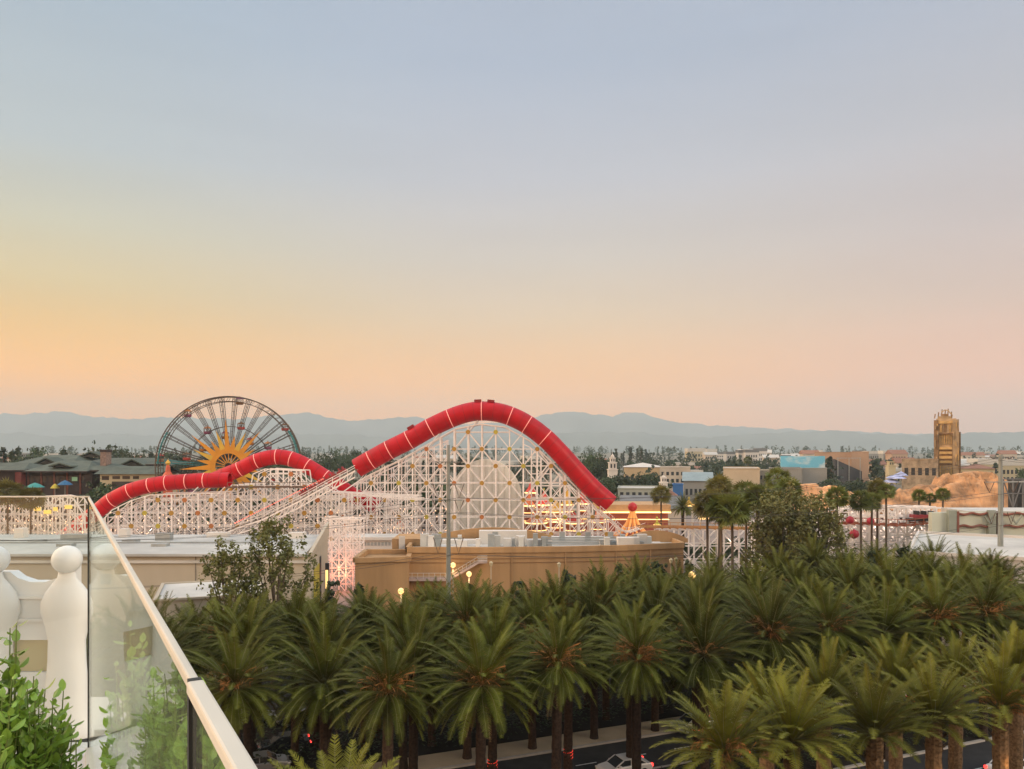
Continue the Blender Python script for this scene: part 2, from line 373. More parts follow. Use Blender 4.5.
trunks = [palm_trunk(11.5, .36, .33, 1).build('trunk', M_trunk), palm_trunk(11.5, .42, .44, 2).build('trunk', mat('palm_trunk_bosses', (.13, .085, .045), .9, .5, 6))]
bandm = MB()
bandm.tube([(.375 * math.cos(k * .5), .375 * math.sin(k * .5), k * .02) for k in range(38)], .017, 4)
band0 = bandm.build('red_lights', M_redbulb)
def dead(seed):
    rg = random.Random(seed); mb = MB()
    for k in range(9): frond(mb, R(rg.uniform(-62, -38)), rg.uniform(0, 6.28), rg.uniform(2.4, 3.6), rg, 22, .6, .32)
    return mb
deads = [dead(k).build('dead_fronds', [mat('dead_frond_brown', (.115, .075, .035), .8, .35, 1), M_rach]) for k in (61, 62)]
for o in crowns + fruits + trunks + deads + [band0]: C.objects.unlink(o)
ORD = 'first second third fourth fifth sixth seventh eighth ninth tenth eleventh twelfth thirteenth fourteenth fifteenth sixteenth seventeenth eighteenth nineteenth twentieth'.split()
def date_palm(u, v, h, ci, fi, ti, label, group, sc=1, band=None):
    loc = UV(u, v, 0); root = empty('date_palm', label, 'palm tree', loc, rnd.uniform(0, 6.28), group)
    t = trunks[ti].copy(); C.objects.link(t); t.parent = root; t.scale = (1, 1, h / 11.5)
    c = crowns[ci].copy(); C.objects.link(c); c.parent = root; c.location = (.08 * math.sin(2.2 + ti + 1), .06, h); zs_ = sc * rnd.uniform(.88, 1.08); c.scale = (sc * rnd.uniform(.95, 1.1), sc * rnd.uniform(.95, 1.1), zs_); c.rotation_euler = (rnd.uniform(-.13, .13), rnd.uniform(-.13, .13), 0)
    if ti == 0 and rnd.random() < .45:
        q = deads[rnd.randint(0, 1)].copy(); C.objects.link(q); q.parent = root; q.location = (0, 0, h - .2)
    if fi is not None:
        f = fruits[fi].copy(); C.objects.link(f); f.parent = root; f.location = (0, 0, h)
    if band and int(u * 10) % 2:
        b = band0.copy(); C.objects.link(b); b.parent = root; b.location = (.04, .02, band)
    return root
def row(name, v, us, h, cis, fis, ti, tpl, sc=1.0, band=None):
    # name those in view counted from the left of the photograph
    vis = []
    for u in us:
        p = UV(u, v); 
        if p.y > 5 and -40 < 512 + p.x / p.y * F < 1064: vis.append(u)
    for k, u in enumerate(vis):
        hh = h + rnd.uniform(-.8, .7) + (1.2 if v > 76 and u > 42 else 0) + (1.0 if v > 76 and u > 66 else 0); fi = rnd.choice(fis)
        ex = {0: ', orange fruit stalks', 1: ', few orange stalks', None: ', plain green'}[fi]
        date_palm(u + rnd.uniform(-.3, .3), v + rnd.uniform(-.4, .4), hh, rnd.choice(cis), fi, ti, tpl % (ORD[k] + ' from left') + ex, name, sc * rnd.uniform(.86, 1.08), band)
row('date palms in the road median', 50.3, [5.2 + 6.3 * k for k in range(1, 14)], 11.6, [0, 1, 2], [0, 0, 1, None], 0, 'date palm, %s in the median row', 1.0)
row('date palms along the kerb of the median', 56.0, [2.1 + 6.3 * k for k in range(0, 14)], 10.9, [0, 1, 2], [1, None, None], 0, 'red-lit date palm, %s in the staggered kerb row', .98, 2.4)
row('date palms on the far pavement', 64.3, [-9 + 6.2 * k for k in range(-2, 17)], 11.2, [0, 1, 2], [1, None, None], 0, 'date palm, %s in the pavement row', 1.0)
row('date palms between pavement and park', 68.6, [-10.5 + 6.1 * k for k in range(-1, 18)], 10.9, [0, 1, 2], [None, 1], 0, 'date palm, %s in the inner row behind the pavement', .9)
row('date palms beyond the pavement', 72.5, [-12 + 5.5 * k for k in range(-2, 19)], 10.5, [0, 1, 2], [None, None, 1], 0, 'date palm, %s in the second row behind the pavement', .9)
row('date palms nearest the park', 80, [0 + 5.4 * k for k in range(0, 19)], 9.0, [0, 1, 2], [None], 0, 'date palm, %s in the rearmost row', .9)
for k, (u, v, h, ci) in enumerate([(25.9, 33.9, 10.9, 3), (29.9, 33.4, 11.2, 3), (34.8, 32.4, 11.2, 4), (39.8, 32.6, 11.3, 3), (45.0, 32.4, 11.4, 4), (32.5, 38.5, 10.7, 3), (37.5, 38.8, 10.9, 4), (43.4, 38.6, 11.0, 3), (49, 38.5, 10.9, 4), (55, 38.4, 10.9, 3)]):
    nm = 'near row' if k < 5 else 'second near row'
    date_palm(u, v, h, ci, 1 if k % 4 == 0 else None, 1, 'stout yellow-green date palm, %s from left in the %s at lower right' % (ORD[k % 5], nm), 'yellow-green date palms at lower right', .86)
for u, v in ((34.8, 31.6), (39.8, 31.8), (45.0, 31.6)):
    q = bpy.data.lights.new('trunk_uplight', 'POINT'); q.energy = 14; q.color = (1, .5, .18); q.shadow_soft_size = .1; o = bpy.data.objects.new('trunk_uplight', q); C.objects.link(o); o.location = UV(u, v, 8.2)
date_palm(5.0, 30.5, 11.6, 3, None, 1, 'yellow-green date palm rising alone from the bottom edge right of the glass railing', 'yellow-green date palms at lower right', .9)

# ------------------------------------------------------------------ broadleaf trees
def branchy_tree(rg, h, r, nleaf, size, gap=.5, trunk=.22, open_=False):
    """returns trunk and crown builders: limbs carry separate leaf clusters with sky between"""
    tb, cb = MB(), MB(); top = Vector((rg.uniform(-.3, .3), rg.uniform(-.3, .3), h * .45)); tb.tube([(0, 0, 0), (rg.uniform(-.1, .1), 0, h * .25), top], [trunk * 1.2, trunk, trunk * .7], 8)
    ends = []
    nb = 16 if open_ else 22
    for k in range(nb):
        a = k * 2.4 + rg.uniform(-.3, .3); t = (k + .5) / nb; e = Vector((math.cos(a) * r * (1 - .6 * abs(t - .4)) * rg.uniform(.5, 1), math.sin(a) * r * (1 - .6 * abs(t - .4)) * rg.uniform(.5, 1), h * (.36 + .58 * t)))
        st = Vector((0, 0, h * (.22 + .26 * t))); md = st.lerp(e, .5) + Vector((0, 0, -.04 * h)); tb.tube([st, md, e], [trunk * .4, trunk * .25, trunk * .1], 5, False); ends.append(e)
    ends.append(Vector((0, 0, h * .93)))
    for e in ends:
        leaf_cloud(cb, e.x, e.y, e.z, r * gap, r * gap, h * .12, nleaf // len(ends), size, rg)
    return tb, cb
def tree(name, label, cat, loc, h, r, nleaf, size, m, group=None, seed=0, gap=.5, open_=False):
    tb, cb = branchy_tree(random.Random(seed), h, r, nleaf, size, gap, .22 * h / 10, open_); root = empty(name, label, cat, loc, 0, group)
    tb.build('trunk', M_bark, root); cb.build('crown', m, root); return root
M_airy = mat('airy_leaf', (.115, .125, .035), .6, .35, 1.0, trans=.15)
M_ficus = mat('ficus_leaf', (.145, .145, .045), .6, .35, 1.0, trans=.12)
def tr_at(px, ytop, d, r, n, size, m, label, seed, gap=.5, open_=False, group=None):
    t = P(px, ytop, d); return tree('broadleaf_tree', label, 'tree', (t.x, d, 0), t.z, r, n, size, m, group, seed, gap, open_)
tr_at(275, 521, 88, 3.9, 5200, .2, M_airy, 'tall airy broadleaf tree in front of the pale flat-roofed building, right one of two', 31, .32, True)
tr_at(229, 545, 86, 3.4, 3800, .2, M_airy, 'lower airy broadleaf tree left of the taller one before the pale flat building', 32, .34, True)
for k, (px, yt, d, r) in enumerate([(772, 488, 122, 4.6), (796, 484, 124, 4.9), (822, 498, 121, 4.2), (785, 500, 117, 3.8)]):
    tr_at(px, yt + 7, d, r, 5200, .26, M_ficus, ['leftmost dense olive tree of the clump beside the tall fan palms', 'tallest dense olive tree in the middle of the clump', 'rightmost dense olive tree of the clump by the dotted white trestle', 'front dense olive tree standing before the clump'][k], 40 + k, .36, False, 'olive trees in the clump right of centre')
# slim dark trees between the palms and the tan building
for k in range(15):
    px = [331, 360, 470, 520, 565, 572, 594, 622, 648, 655, 662, 690, 715, 872, 905][k]; d = 101 + (k * 7) % 6; yt = [578, 580, 582, 577, 566, 572, 566, 562, 560, 557, 559, 558, 566, 546, 545][k]; t = P(px, yt, d); rg = random.Random(90 + k); cb = MB()
    for j in range(7): leaf_cloud(cb, rg.gauss(0, .25), rg.gauss(0, .25), t.z * (.3 + .1 * j), 1.1 - .1 * j, 1.1 - .1 * j, t.z * .07, 150, .24, rg)
    side = ['by the pink-lit trestle', 'at the left end of the tan building', 'below the lamp globes'][k] if k < 3 else ''
    root = empty('slim_tree', 'slim dark treetop ' + (side if side else ['poking above the rear palms before the tan wall', 'poking above the rear palms by the white-pink ground'][k > 11]), 'tree', (t.x, d, 0), 0, 'slim dark treetops behind the palms')
    cb.build('crown', M_leaf[0], root); MB().tube([(0, 0, 0), (0, 0, t.z * .7)], [.14, .06], 6).build('trunk', M_bark, root)

# fan palms -----------------------------------------------------------
def fan_crown(seed, n=58, rr=1.25):
    rg = random.Random(seed); mb = MB()
    for k in range(n):
        t = (k + .5) / n; el = math.asin(max(-1, .98 - 1.78 * t)) + R(rg.uniform(-8, 8)); a = k * 2.39996; d = Vector((math.cos(el) * math.cos(a), math.cos(el) * math.sin(a), math.sin(el))); st = d * rg.uniform(.8, 1.1); mb.tube([(0, 0, 0), st], .03, 3, False)
        sd = d.cross(Vector((0, 0, 1))).normalized(); sd.rotate(Matrix.Rotation(rg.uniform(-1.1, 1.1), 3, d)); up = sd.cross(d)
        for j in range(9):
            th = R(-80 + 20 * j); dd = (d * math.cos(th) + sd * math.sin(th)).normalized(); e = st + dd * rr * rg.uniform(.75, 1.0) + up * .1 - Vector((0, 0, .35)); wv = dd.cross(up).normalized() * .09
            mb.quad(st, st + (e - st) * .5 + wv, e, st + (e - st) * .5 - wv)
    return mb
M_fan = mat('fan_palm_leaf', (.12, .145, .032), .55, .3, 1, trans=.12)
M_fang = mat('fan_palm_leaf_golden', (.14, .13, .032), .55, .3, 1, trans=.12)
fans = [fan_crown(51).build('crown', M_fan), fan_crown(52, 40, 1.15).build('crown', M_fan), fan_crown(53, 50, 1.3).build('crown', M_fang)]
ftr = MB().tube([(0, 0, 0), (.1, 0, .3), (.05, .05, .7), (0, 0, 1)], [.30, .22, .2, .2], 8).build('trunk', M_bark)
for o in fans + [ftr]: C.objects.unlink(o)
def fan_palm(px, yc, d, sc, ci, label):
    t = P(px, yc, d); z0 = gz(t.x, d); root = empty('fan_palm', label, 'palm tree', (t.x, d, z0), rnd.uniform(0, 6), 'slender fan palms')
    a = ftr.copy(); C.objects.link(a); a.parent = root; a.scale = (1, 1, t.z - z0)
    c = fans[ci].copy(); C.objects.link(c); c.parent = root; c.location = (0, 0, t.z - z0); c.scale = (sc * 1.2,) * 3
for px, yc, d, sc, ci, lb in [
    (661, 494, 190, 1.25, 2, 'slim fan palm standing alone beside the orange spider-legged ride'),
    (707, 503, 118, 1.15, 2, 'golden fan palm, leftmost of the tall group by the low white trestle'), (719, 487, 140, 1.25, 2, 'golden fan palm, tallest and second from left of the tall group'),
    (721, 507, 116, 1.2, 0, 'green fan palm with clear dark trunk before the low white trestle'), (732, 510, 114, 1.3, 0, 'green fan palm right beside the clear-trunked one'),
    (746, 492, 130, 1.2, 1, 'green fan palm at the left edge of the olive tree clump'), (757, 497, 126, 1.2, 0, 'green fan palm over the left of the olive tree clump'),
    (778, 479, 150, 1.35, 1, 'fan palm reaching highest above the olive tree clump'), (788, 490, 131, 1.2, 0, 'fan palm half sunk in the middle of the olive tree clump'),
    (837, 496, 140, 1.05, 0, 'fan palm just right of the olive tree clump'), (861, 500, 141, 1.05, 0, 'left fan palm of the pair before the dotted white trestle'), (872, 501, 143, .95, 1, 'right fan palm of the pair before the dotted white trestle'),
    (877, 487, 150, .92, 2, 'golden-green fan palm left of the big orange rock'), (886, 491, 148, .92, 1, 'tall fan palm touching the left end of the big orange rock'),
    (919, 495, 165, .72, 0, 'leftmost of three short fan palms before the big orange rock'), (930, 498, 166, .66, 1, 'middle one of three short fan palms before the big orange rock'), (943, 494, 164, .75, 0, 'rightmost of three short fan palms before the big orange rock'),
    (8, 492, 165, 1.5, 2, 'bushy golden palm at the left edge above the glass'), (31, 497, 165, 1.3, 2, 'golden palm behind the far glass panel at left'), (748, 460, 520, 1.5, 1, 'far slim palm beside the cream warehouse')]:
    fan_palm(px, yc, d, sc, ci, lb)
t = P(683, 507, 185); root = empty('date_palm', 'small date palm beside the orange spider-legged ride', 'palm tree', (t.x, 185, 0), 1.0)
a = trunks[0].copy(); C.objects.link(a); a.parent = root; a.scale = (1, 1, t.z / 11.5); c = crowns[0].copy(); C.objects.link(c); c.parent = root; c.location = (0, 0, t.z); c.scale = (.75,) * 3

# ------------------------------------------------------------------ roller coaster
COAST_TOP = [(340, 494), (357, 482), (371, 474), (400, 460), (430, 443), (455, 429), (480, 424), (505, 427), (530, 441), (552, 462), (575, 486), (600, 512), (625, 532)]
LEFT_TOP = [(86, 530), (100, 523), (112, 510), (130, 501), (150, 495), (225, 493), (232, 485), (251, 485), (253, 474), (265, 469), (300, 471), (302, 485), (318, 485), (330, 493), (420, 500)]
coaster = empty('roller_coaster', 'white trestle roller coaster with three red tunnel tubes over its hills', 'roller coaster', (0, 200, 0))
discs = []; DISC = [mat('mustard_disc', (.42, .24, .05), .5, .1), mat('orange_disc', (.45, .17, .06), .5, .1), mat('yellow_disc', (.45, .37, .06), .5, .1)]
def lattice(root, d, depth, x0, x1, topf, dx, dy, xo, yo, ybot, rp=.18, rd=.115, disc=True, planes=2, m=None, dots=True):
    """front and back frames with posts on a grid, rails and one diagonal a cell, radiating from alternate nodes"""
    s = d / F; m = m or M_lattice
    i0 = math.ceil((x0 - xo) / dx); i1 = math.floor((x1 - xo) / dx); top = lambda px: interp(topf, px)
    for i in range(i0, i1 + 1):
        px = xo + i * dx; b = MB()
        for k in range(planes):
            dd = d + depth * k; x = (px - 512) * s; zt = CZ - (top(px) - HY) * s; zb = max(.0, CZ - (ybot - HY) * s)
            if zt - zb < 1: continue
            b.bar((x, dd, zb), (x, dd, zt), rp)
        if planes > 1:
            y = yo
            while y < ybot:
                if y > top(px): z = CZ - (y - HY) * s; b.bar((x, d, z), (x, d + depth, z), rd * .8)
                y += dy
        if b.v: part(b, 'trestle_post', m, root)
    for k in range(planes):
        dd = d + depth * k + .05; b = MB(); j0 = int((min(y for _, y in topf) - yo) / dy) - 1
        for i in range(i0, i1 + 1):
            for j in range(j0, 40):
                px, y = xo + i * dx, yo + j * dy
                if y > ybot: break
                if y < top(px) - .5: 
                    continue
                x, z = (px - 512) * s, CZ - (y - HY) * s
                if i < i1 and y >= top(px + dx) - .5: b.bar((x, dd, z), (x + dx * s, dd, z), rd)
                if (i + j) % 2 == 0:
                    for sx in (1,):
                        for sy in (-1, 1):
                            if x0 - 1 <= px + sx * dx <= x1 + 1 and y + sy * dy < ybot + dy * .5 and y + sy * dy >= top(px + sx * dx) - dy * .55:
                                e = (x + sx * dx * s, dd, z - sy * dy * s)
                                b.bar((x, dd, z), e, rd)
                    if disc and k == 0: discs.append((x, dd - .3, z, (i * 7 + j * 3) % 5, root, y))
        for (a, ya), (c, yc) in zip(topf, topf[1:]):
            if c > x0 and a < x1: b.bar(((a - 512) * s, dd, CZ - (ya - HY) * s), ((c - 512) * s, dd, CZ - (yc - HY) * s), rd * 1.2)
        if b.v: part(b, 'cross_bracing', m, root)
lattice(coaster, 200, 5, 340, 626, COAST_TOP, 13.85, 17.0, 468, 432, 556)
lattice(coaster, 212, 4, 330, 448, [(330, 494), (360, 482), (400, 464), (430, 448), (448, 440)], 13.85, 17, 336, 441, 550, .14, .10, False)
lattice(coaster, 213, 4, 523, 618, [(523, 444), (530, 447), (552, 468), (575, 490), (600, 514), (620, 530)], 9.6, 12, 474, 438, 552, .14, .10, False)
lattice(coaster, 186, 4.5, 90, 345, LEFT_TOP, 13.3, 13.0, 105, 500, 560, .15, .10, True, 3)
lattice(coaster, 196, 4, 105, 420, [(105, 515), (150, 500), (230, 494), (300, 482), (330, 492), (420, 496)], 9.6, 10.5, 108, 486, 555, .12, .085, False)
lattice(coaster, 172, 4, -20, 86, [(-20, 512), (2, 505), (15, 498), (60, 496), (74, 499), (83, 515), (87, 540)], 7.5, 9, 0, 497, 570, .12, .085, False)
lattice(coaster, 150, 4, 322, 362, [(322, 518), (362, 520)], 7, 8, 325, 520, 590, .1, .075, False)
lattice(coaster, 165, 5, 655, 760, [(655, 529), (760, 529)], 15, 16, 664, 530, 585, .16, .11, False)
lattice(coaster, 150, 5, 757, 848, [(757, 524), (800, 515), (848, 512)], 9, 9, 760, 515, 590, .13, .1, False)
lattice(coaster, 152, 5, 838, 942, [(838, 511), (870, 507), (942, 508)], 9.6, 9.0, 840, 508, 590, .2, .15, False)
lattice(coaster, 162, 4, 838, 936, [(838, 509), (870, 506), (936, 507)], 11, 10.0, 841, 507, 590, .2, .15, False, 1)
dm = [None] * 3
for x, y, z, k, root, yy in sorted(discs, key=lambda q: (q[1], -q[2]))[:]:
    pass
vis = [q for q in discs if q[5] < 545][:]
for n, (x, y, z, k, root, yy) in enumerate(sorted(vis, key=lambda q: q[5])[:100]):
    k = [0, 0, 1, 0, 2][k]
    if dm[k] is None:
        b = MB(); b.tube([(0, 0, 0), (0, .14, 0)], .58, 12); o = b.build('node_disc', DISC[k], root); dm[k] = o
    else:
        o = dm[k].copy(); C.objects.link(o)
    o.location = Vector((x, y, z)) - root.location
rest = sorted(vis, key=lambda q: q[5])[100:]
if rest:
    b = MB()
    for x, y, z, *_ in rest: b.tube([(x, y, z), (x, y + .14, z)], .58, 10)
    part(b, 'node_disc', DISC[0], coaster)['kind'] = 'stuff'
def tunnel(pts, d, r, rings, label, d2=None):
    pp = [P(x, y, d if d2 is None else d + (d2 - d) * i / (len(pts) - 1)) for i, (x, y) in enumerate(pts)]; cl = spline(pp, 9); b = MB(); n = 18
    # arched tube with wall thickness and open mouths
    b.tube(cl, r, n, False); b.tube(cl[::-1], r - .25, n, False)
    for e in (0, -1):
        ii = len(cl) - 1 if e else 0
    nv = n * len(cl)
    for j in range(n):
        q = (j + 1) % n
        for k0 in (0, len(cl) - 1):
            a1, a2 = Vector(b.v[k0 * n + j]), Vector(b.v[k0 * n + q]); c = cl[k0]; b.quad(a1, a2, c + (a2 - c) * (1 - .25 / r), c + (a1 - c) * (1 - .25 / r))
    o = part(b, 'tunnel', M_red, coaster, True); o['label'] = label
    sm = MB(); acc = 0
    for k in range(1, len(cl) - 1):
        acc += (cl[k] - cl[k - 1]).length
        if acc > 2.3:
            acc = 0; t = (cl[k + 1] - cl[k - 1]).normalized(); sm.tube([cl[k] - t * .05, cl[k] + t * .05], r + .035, n, False)
    sm.build('panel_seams', M_redd, o)
    for x, y in rings:
        k = min(range(1, len(cl) - 1), key=lambda k: (Vector(((cl[k].x / cl[k].y * F + 512) - x, (HY - (cl[k].z - CZ) / cl[k].y * F) - y, 0))).length)
        t = (cl[k + 1] - cl[k - 1]).normalized(); rb = MB(); rb.tube([cl[k] - t * .10, cl[k] + t * .10], r + .05, n, False); q = rb.build('ring_light', M_glow, o); 
    return o, cl
TM, cm = tunnel([(357, 468), (371, 460), (389, 450), (409, 440), (430, 428), (450, 418.5), (466, 413), (480, 411), (495, 412), (510, 416), (527, 424.5), (545, 438), (560, 453), (577, 472), (593, 489), (610, 504)], 200.5, 2.5, [(371, 459), (389, 450), (409, 440), (430, 428), (450, 419), (481, 411), (511, 415), (528, 424), (546, 437)], 'tallest red tunnel arching over the main hill')
for k, px in enumerate((417, 478, 490)):
    k = min(range(len(cm)), key=lambda i: abs(cm[i].x / cm[i].y * F + 512 - px)); c = cm[k]; t = (cm[k + 1] - cm[k - 1]).normalized(); up = Vector((0, -1, 0)).cross(t); up = up if up.z > 0 else -up
    M = Matrix.Translation(c + up * 2.6) @ Matrix(((t.x, 0, up.x), (t.y, 1, up.y), (t.z, 0, up.z))).to_4x4(); part(MB().box((-.9, -1.2, -.35), (.9, 1.2, .35), M), 'roof_hatch', M_redd, coaster)
tunnel([(48, 548), (66, 536), (84, 522), (99, 510), (112, 500), (130, 491), (150, 485.5), (167, 483), (187, 481.5), (205, 480.5), (230, 480)], 188, 1.85, [(72, 532), (112, 500), (130, 491), (150, 486), (167, 483), (187, 481), (205, 480)], 'low red tunnel at left with an open dark mouth')
tunnel([(216, 479), (228, 474), (240, 469), (257, 461), (275, 457), (291, 459), (307, 466), (325, 477), (342, 488), (358, 498), (378, 507)], 203, 2.0, [(240, 469), (257, 461), (276, 457), (291, 459), (307, 466), (325, 477)], 'middle red tunnel humped over the smaller hill')
# track decks
def deck(pts, d, wdt, name, m, root=coaster, th=.25, rail=True):
    cl = spline([P(x, y, d) for x, y in pts], 4); b = MB()
    for a, c in zip(cl, cl[1:]):
        for s in (0, wdt): b.bar(a + Vector((0, s, 0)), c + Vector((0, s, 0)), .16)
        n = max(1, int((c - a).length / 1.1))
        for k in range(n):
            q = a.lerp(c, k / n); b.box(q + Vector((-.12, -.4, -.3)), q + Vector((.12, wdt + .4, -.12)))
            if rail: b.bar(q + Vector((0, -.5, -.2)), q + Vector((0, -.5, 1.1)), .05)
        if rail: b.bar(a + Vector((0, -.5, 1.1)), c + Vector((0, -.5, 1.1)), .06)
    return part(b, name, m, root)
M_track = mat('track_brown', (.17, .12, .09), .6, .2, 1)
deck([(212, 538), (240, 526), (262, 519), (300, 500), (325, 486), (355, 470)], 183, 3.2, 'lift_track', M_track)
ltm = MB(); cl = [P(x, y, 182.6) for x, y in ((212, 538), (240, 526), (262, 519), (300, 500), (325, 486), (355, 470))]
for a, c in zip(cl, cl[1:]):
    n = max(2, int((c - a).length / 1.9)); dn = Vector((0, 0, -1.7))
    ltm.bar(a + dn, c + dn, .15); ltm.bar(a + Vector((0, 0, -.25)), c + Vector((0, 0, -.25)), .2)
    for hh in (.55, 1.1): ltm.bar(a + Vector((0, -.1, hh)), c + Vector((0, -.1, hh)), .08)
    for k in range(n):
        p, q = a.lerp(c, k / n), a.lerp(c, (k + 1) / n); ltm.bar(p + dn, q, .09); ltm.bar(p, p + dn, .09); ltm.bar(p, p + Vector((0, -.1, 1.1)), .07)
part(ltm, 'lift_truss', M_lattice, coaster)
lt = MB()
for k in range(46):
    q = P(235 + 88 * k / 45, 523 - 44 * k / 45, 182.3); lt.box(q - Vector((.11,) * 3), q + Vector((.11,) * 3))
part(lt, 'lift_lights', mat('pink_red_bulb', (.9, .2, .15), .4, 0, emit=(1, .22, .16), estr=.7), coaster)
deck([(228, 487), (318, 487)], 184.5, 3.4, 'track', M_track)
deck([(640, 527), (700, 528), (760, 529)], 163, 3.5, 'track', mat('orange_brown_track', (.38, .19, .07), .6, .2, 1)); deck([(838, 523), (870, 524), (905, 525), (940, 522)], 149, 3, 'track', mat('red_brown_track', (.38, .13, .07), .6, .2, 1))
deck([(600, 510), (612, 520), (626, 532), (645, 527)], 199, 3, 'track', M_lattice)
trn = MB()
for k in range(5):
    q = P(302 + 9.5 * k, 496.5 - 5.3 * k, 183); M = Matrix.Translation(q + Vector((0, 1.6, .9))) @ Matrix.Rotation(R(-29), 4, 'Y')
    trn.box((-1.05, -.9, -.5), (1.05, .9, .25), M); trn.box((.5, -.85, .25), (.75, .85, .9), M); trn.box((-.4, -.85, .25), (-.15, .85, .9), M)
tag(trn.build('coaster_train', mat('dark_red_train', (.28, .05, .05), .4, .15)), 'dark red train of short cars climbing the lift track towards the tallest tunnel', 'coaster train')
lr_ = random.Random(5); lb0 = MB()
for k in range(150):
    px = lr_.choice([lr_.uniform(95, 330), lr_.uniform(330, 450), lr_.uniform(2, 84)]); y = lr_.uniform(508, 534); dd = 185.5 if 90 < px < 340 else 199 if px >= 340 else 171.3
    q = P(px, y, dd); lb0.lathe([(.02, -.13), (.13, 0), (.02, .13)], q, 6)
part(lb0, 'string_lights', mat('pinkish_bulb', (.9, .6, .4), .4, 0, emit=(1, .55, .32), estr=1.6), coaster)['kind'] = 'stuff'
# pale rounded screen behind the main hill
sb = MB(); c = P(486, 500, 216); wv = 36 / F * 216; hh = 41 / F * 216
pl = [(c.x + wv * math.cos(R(a)), c.z + hh * math.sin(R(a))) for a in range(0, 181, 6)] + [(c.x - wv, 0), (c.x + wv, 0)]
scr = empty('round_topped_screen', 'big off-white round-topped panel standing behind the main hill trestle', 'show panel', (c.x, 216, 0))
part(sb.prism(pl, 'y', 216, 217.5), 'panel', mat('off_white_panel', (.80, .78, .68), .8, .06, .1), scr)
rb = MB()
for k in range(-5, 6): rb.box((c.x + k * 1.75 - .09, 215.8, 0), (c.x + k * 1.75 + .09, 216, c.z + hh * math.sqrt(max(0, 1 - (k * 1.75 / wv) ** 2)) - .1))
part(rb, 'rib', mat('grey_white_rib', (.66, .64, .55), .8, .05, .1), scr)

# ------------------------------------------------------------------ ferris wheel
fw = empty('ferris_wheel', 'large ferris wheel with an orange sunburst at its hub and teal rim', 'ferris wheel', P(230, 466, 258), R(9))
RW = 23.1
def ring(r, y, th, n=96, a0=0, a1=360):
    b = MB(); pts = [(r * math.cos(R(a0 + (a1 - a0) * k / n)), y, r * math.sin(R(a0 + (a1 - a0) * k / n))) for k in range(n + 1)]; b.tube(pts, th, 6, False); return b
M_rim = mat('brown_rim', (.075, .055, .04), .5, .15, .5); M_teal = mat('teal_rim', (.03, .18, .19), .5, .15, .5)
for y in (-1.6, 1.6):
    ring(RW, y, .2).build('rim', M_rim, fw); ring(RW - 1.6, y, .12).build('inner_rim', M_rim, fw)
    for a0, a1 in ((0, 32), (150, 178), (205, 240), (300, 335)): ring(RW - .75, y, .26, 20, a0, a1).build('rim_arc', M_teal, fw)
    ring(RW * .57, y * .5, .1).build('guide_ring', M_rim, fw)
bz = MB()
for k in range(72):
    a = 2 * math.pi * k / 72; a2 = 2 * math.pi * (k + .5) / 72; ca, sa = math.cos(a), math.sin(a)
    bz.bar((RW * ca, -1.6, RW * sa), (RW * ca, 1.6, RW * sa), .06)
    for y in (-1.6, 1.6): bz.bar((RW * ca, y, RW * sa), ((RW - 1.6) * math.cos(a2), y, (RW - 1.6) * math.sin(a2)), .06)
bz.build('rim_bracing', M_rim, fw)
for k in range(32):
    a = 2 * math.pi * (k + .5) / 32; b = MB(); ca, sa = math.cos(a), math.sin(a); nx, nz = -sa, ca
    for y in (-1.5, 1.5):
        b.bar((2.5 * ca, y * .5, 2.5 * sa), (RW * ca, y, RW * sa), .10)
        b.bar((2.5 * ca + nx * .5, y * .5, 2.5 * sa + nz * .5), (RW * ca + nx * 1.0, y, RW * sa + nz * 1.0), .09)
    for q in range(8):
        r0 = 5 + 2.2 * q; f = .5 + .5 * (r0 - 2.5) / (RW - 2.5); b.bar((r0 * ca, -1, r0 * sa), (r0 * ca + nx * f, -1, r0 * sa + nz * f), .06)
    b.build('spoke', M_teal if k == 15 else mat('dark_spoke', (.06, .05, .045), .5, .15, .5), fw)
M_sun = mat('sunburst_orange', (.62, .27, .03), .5, .1, .3); M_sunt = mat('sunburst_yellow', (.62, .40, .06), .5, .1, .3)
for k in range(24):
    a = 2 * math.pi * (k + .25) / 24; lr = 15.4 if k % 3 == 0 else 12.4 if k % 3 == 1 else 10.2; r0 = 5.6; hw = .62 * 2 * math.pi * r0 / 24
    ca, sa = math.cos(a), math.sin(a); b = MB(); pb = [(r0 * ca - hw * sa, r0 * sa + hw * ca), (r0 * ca + hw * sa, r0 * sa - hw * ca), (lr * ca, lr * sa)]
    b.prism(pb, 'y', -2.5, -2.1); b.build('sun_ray', M_sunt if k % 3 == 1 else M_sun, fw)
b = MB(); n = 40
for k in range(n):
    a, a2 = 2 * math.pi * k / n, 2 * math.pi * (k + 1) / n
    for y0, y1 in ((-2.6, -2.0),):
        p = lambda r, q, y: (r * math.cos(q), y, r * math.sin(q))
        b.quad(p(5.8, a, y0), p(5.8, a2, y0), p(4.2, a2, y0), p(4.2, a, y0)); b.quad(p(5.8, a, y0), p(5.8, a, y1), p(5.8, a2, y1), p(5.8, a2, y0)); b.quad(p(4.2, a, y0), p(4.2, a2, y0), p(4.2, a2, y1), p(4.2, a, y1))
b.build('sun_disc', M_sun, fw)
b = MB()
for k in range(20):
    a = math.pi * k / 10; b.bar((.8 * math.cos(a), -2.3, .8 * math.sin(a)), (4.3 * math.cos(a), -2.3, 4.3 * math.sin(a)), .12)
b.build('hub_spokes', M_sun, fw); MB().tube([(0, -2.8, 0), (0, 2.8, 0)], 1.1, 16).build('hub', M_dark, fw)
b = MB()
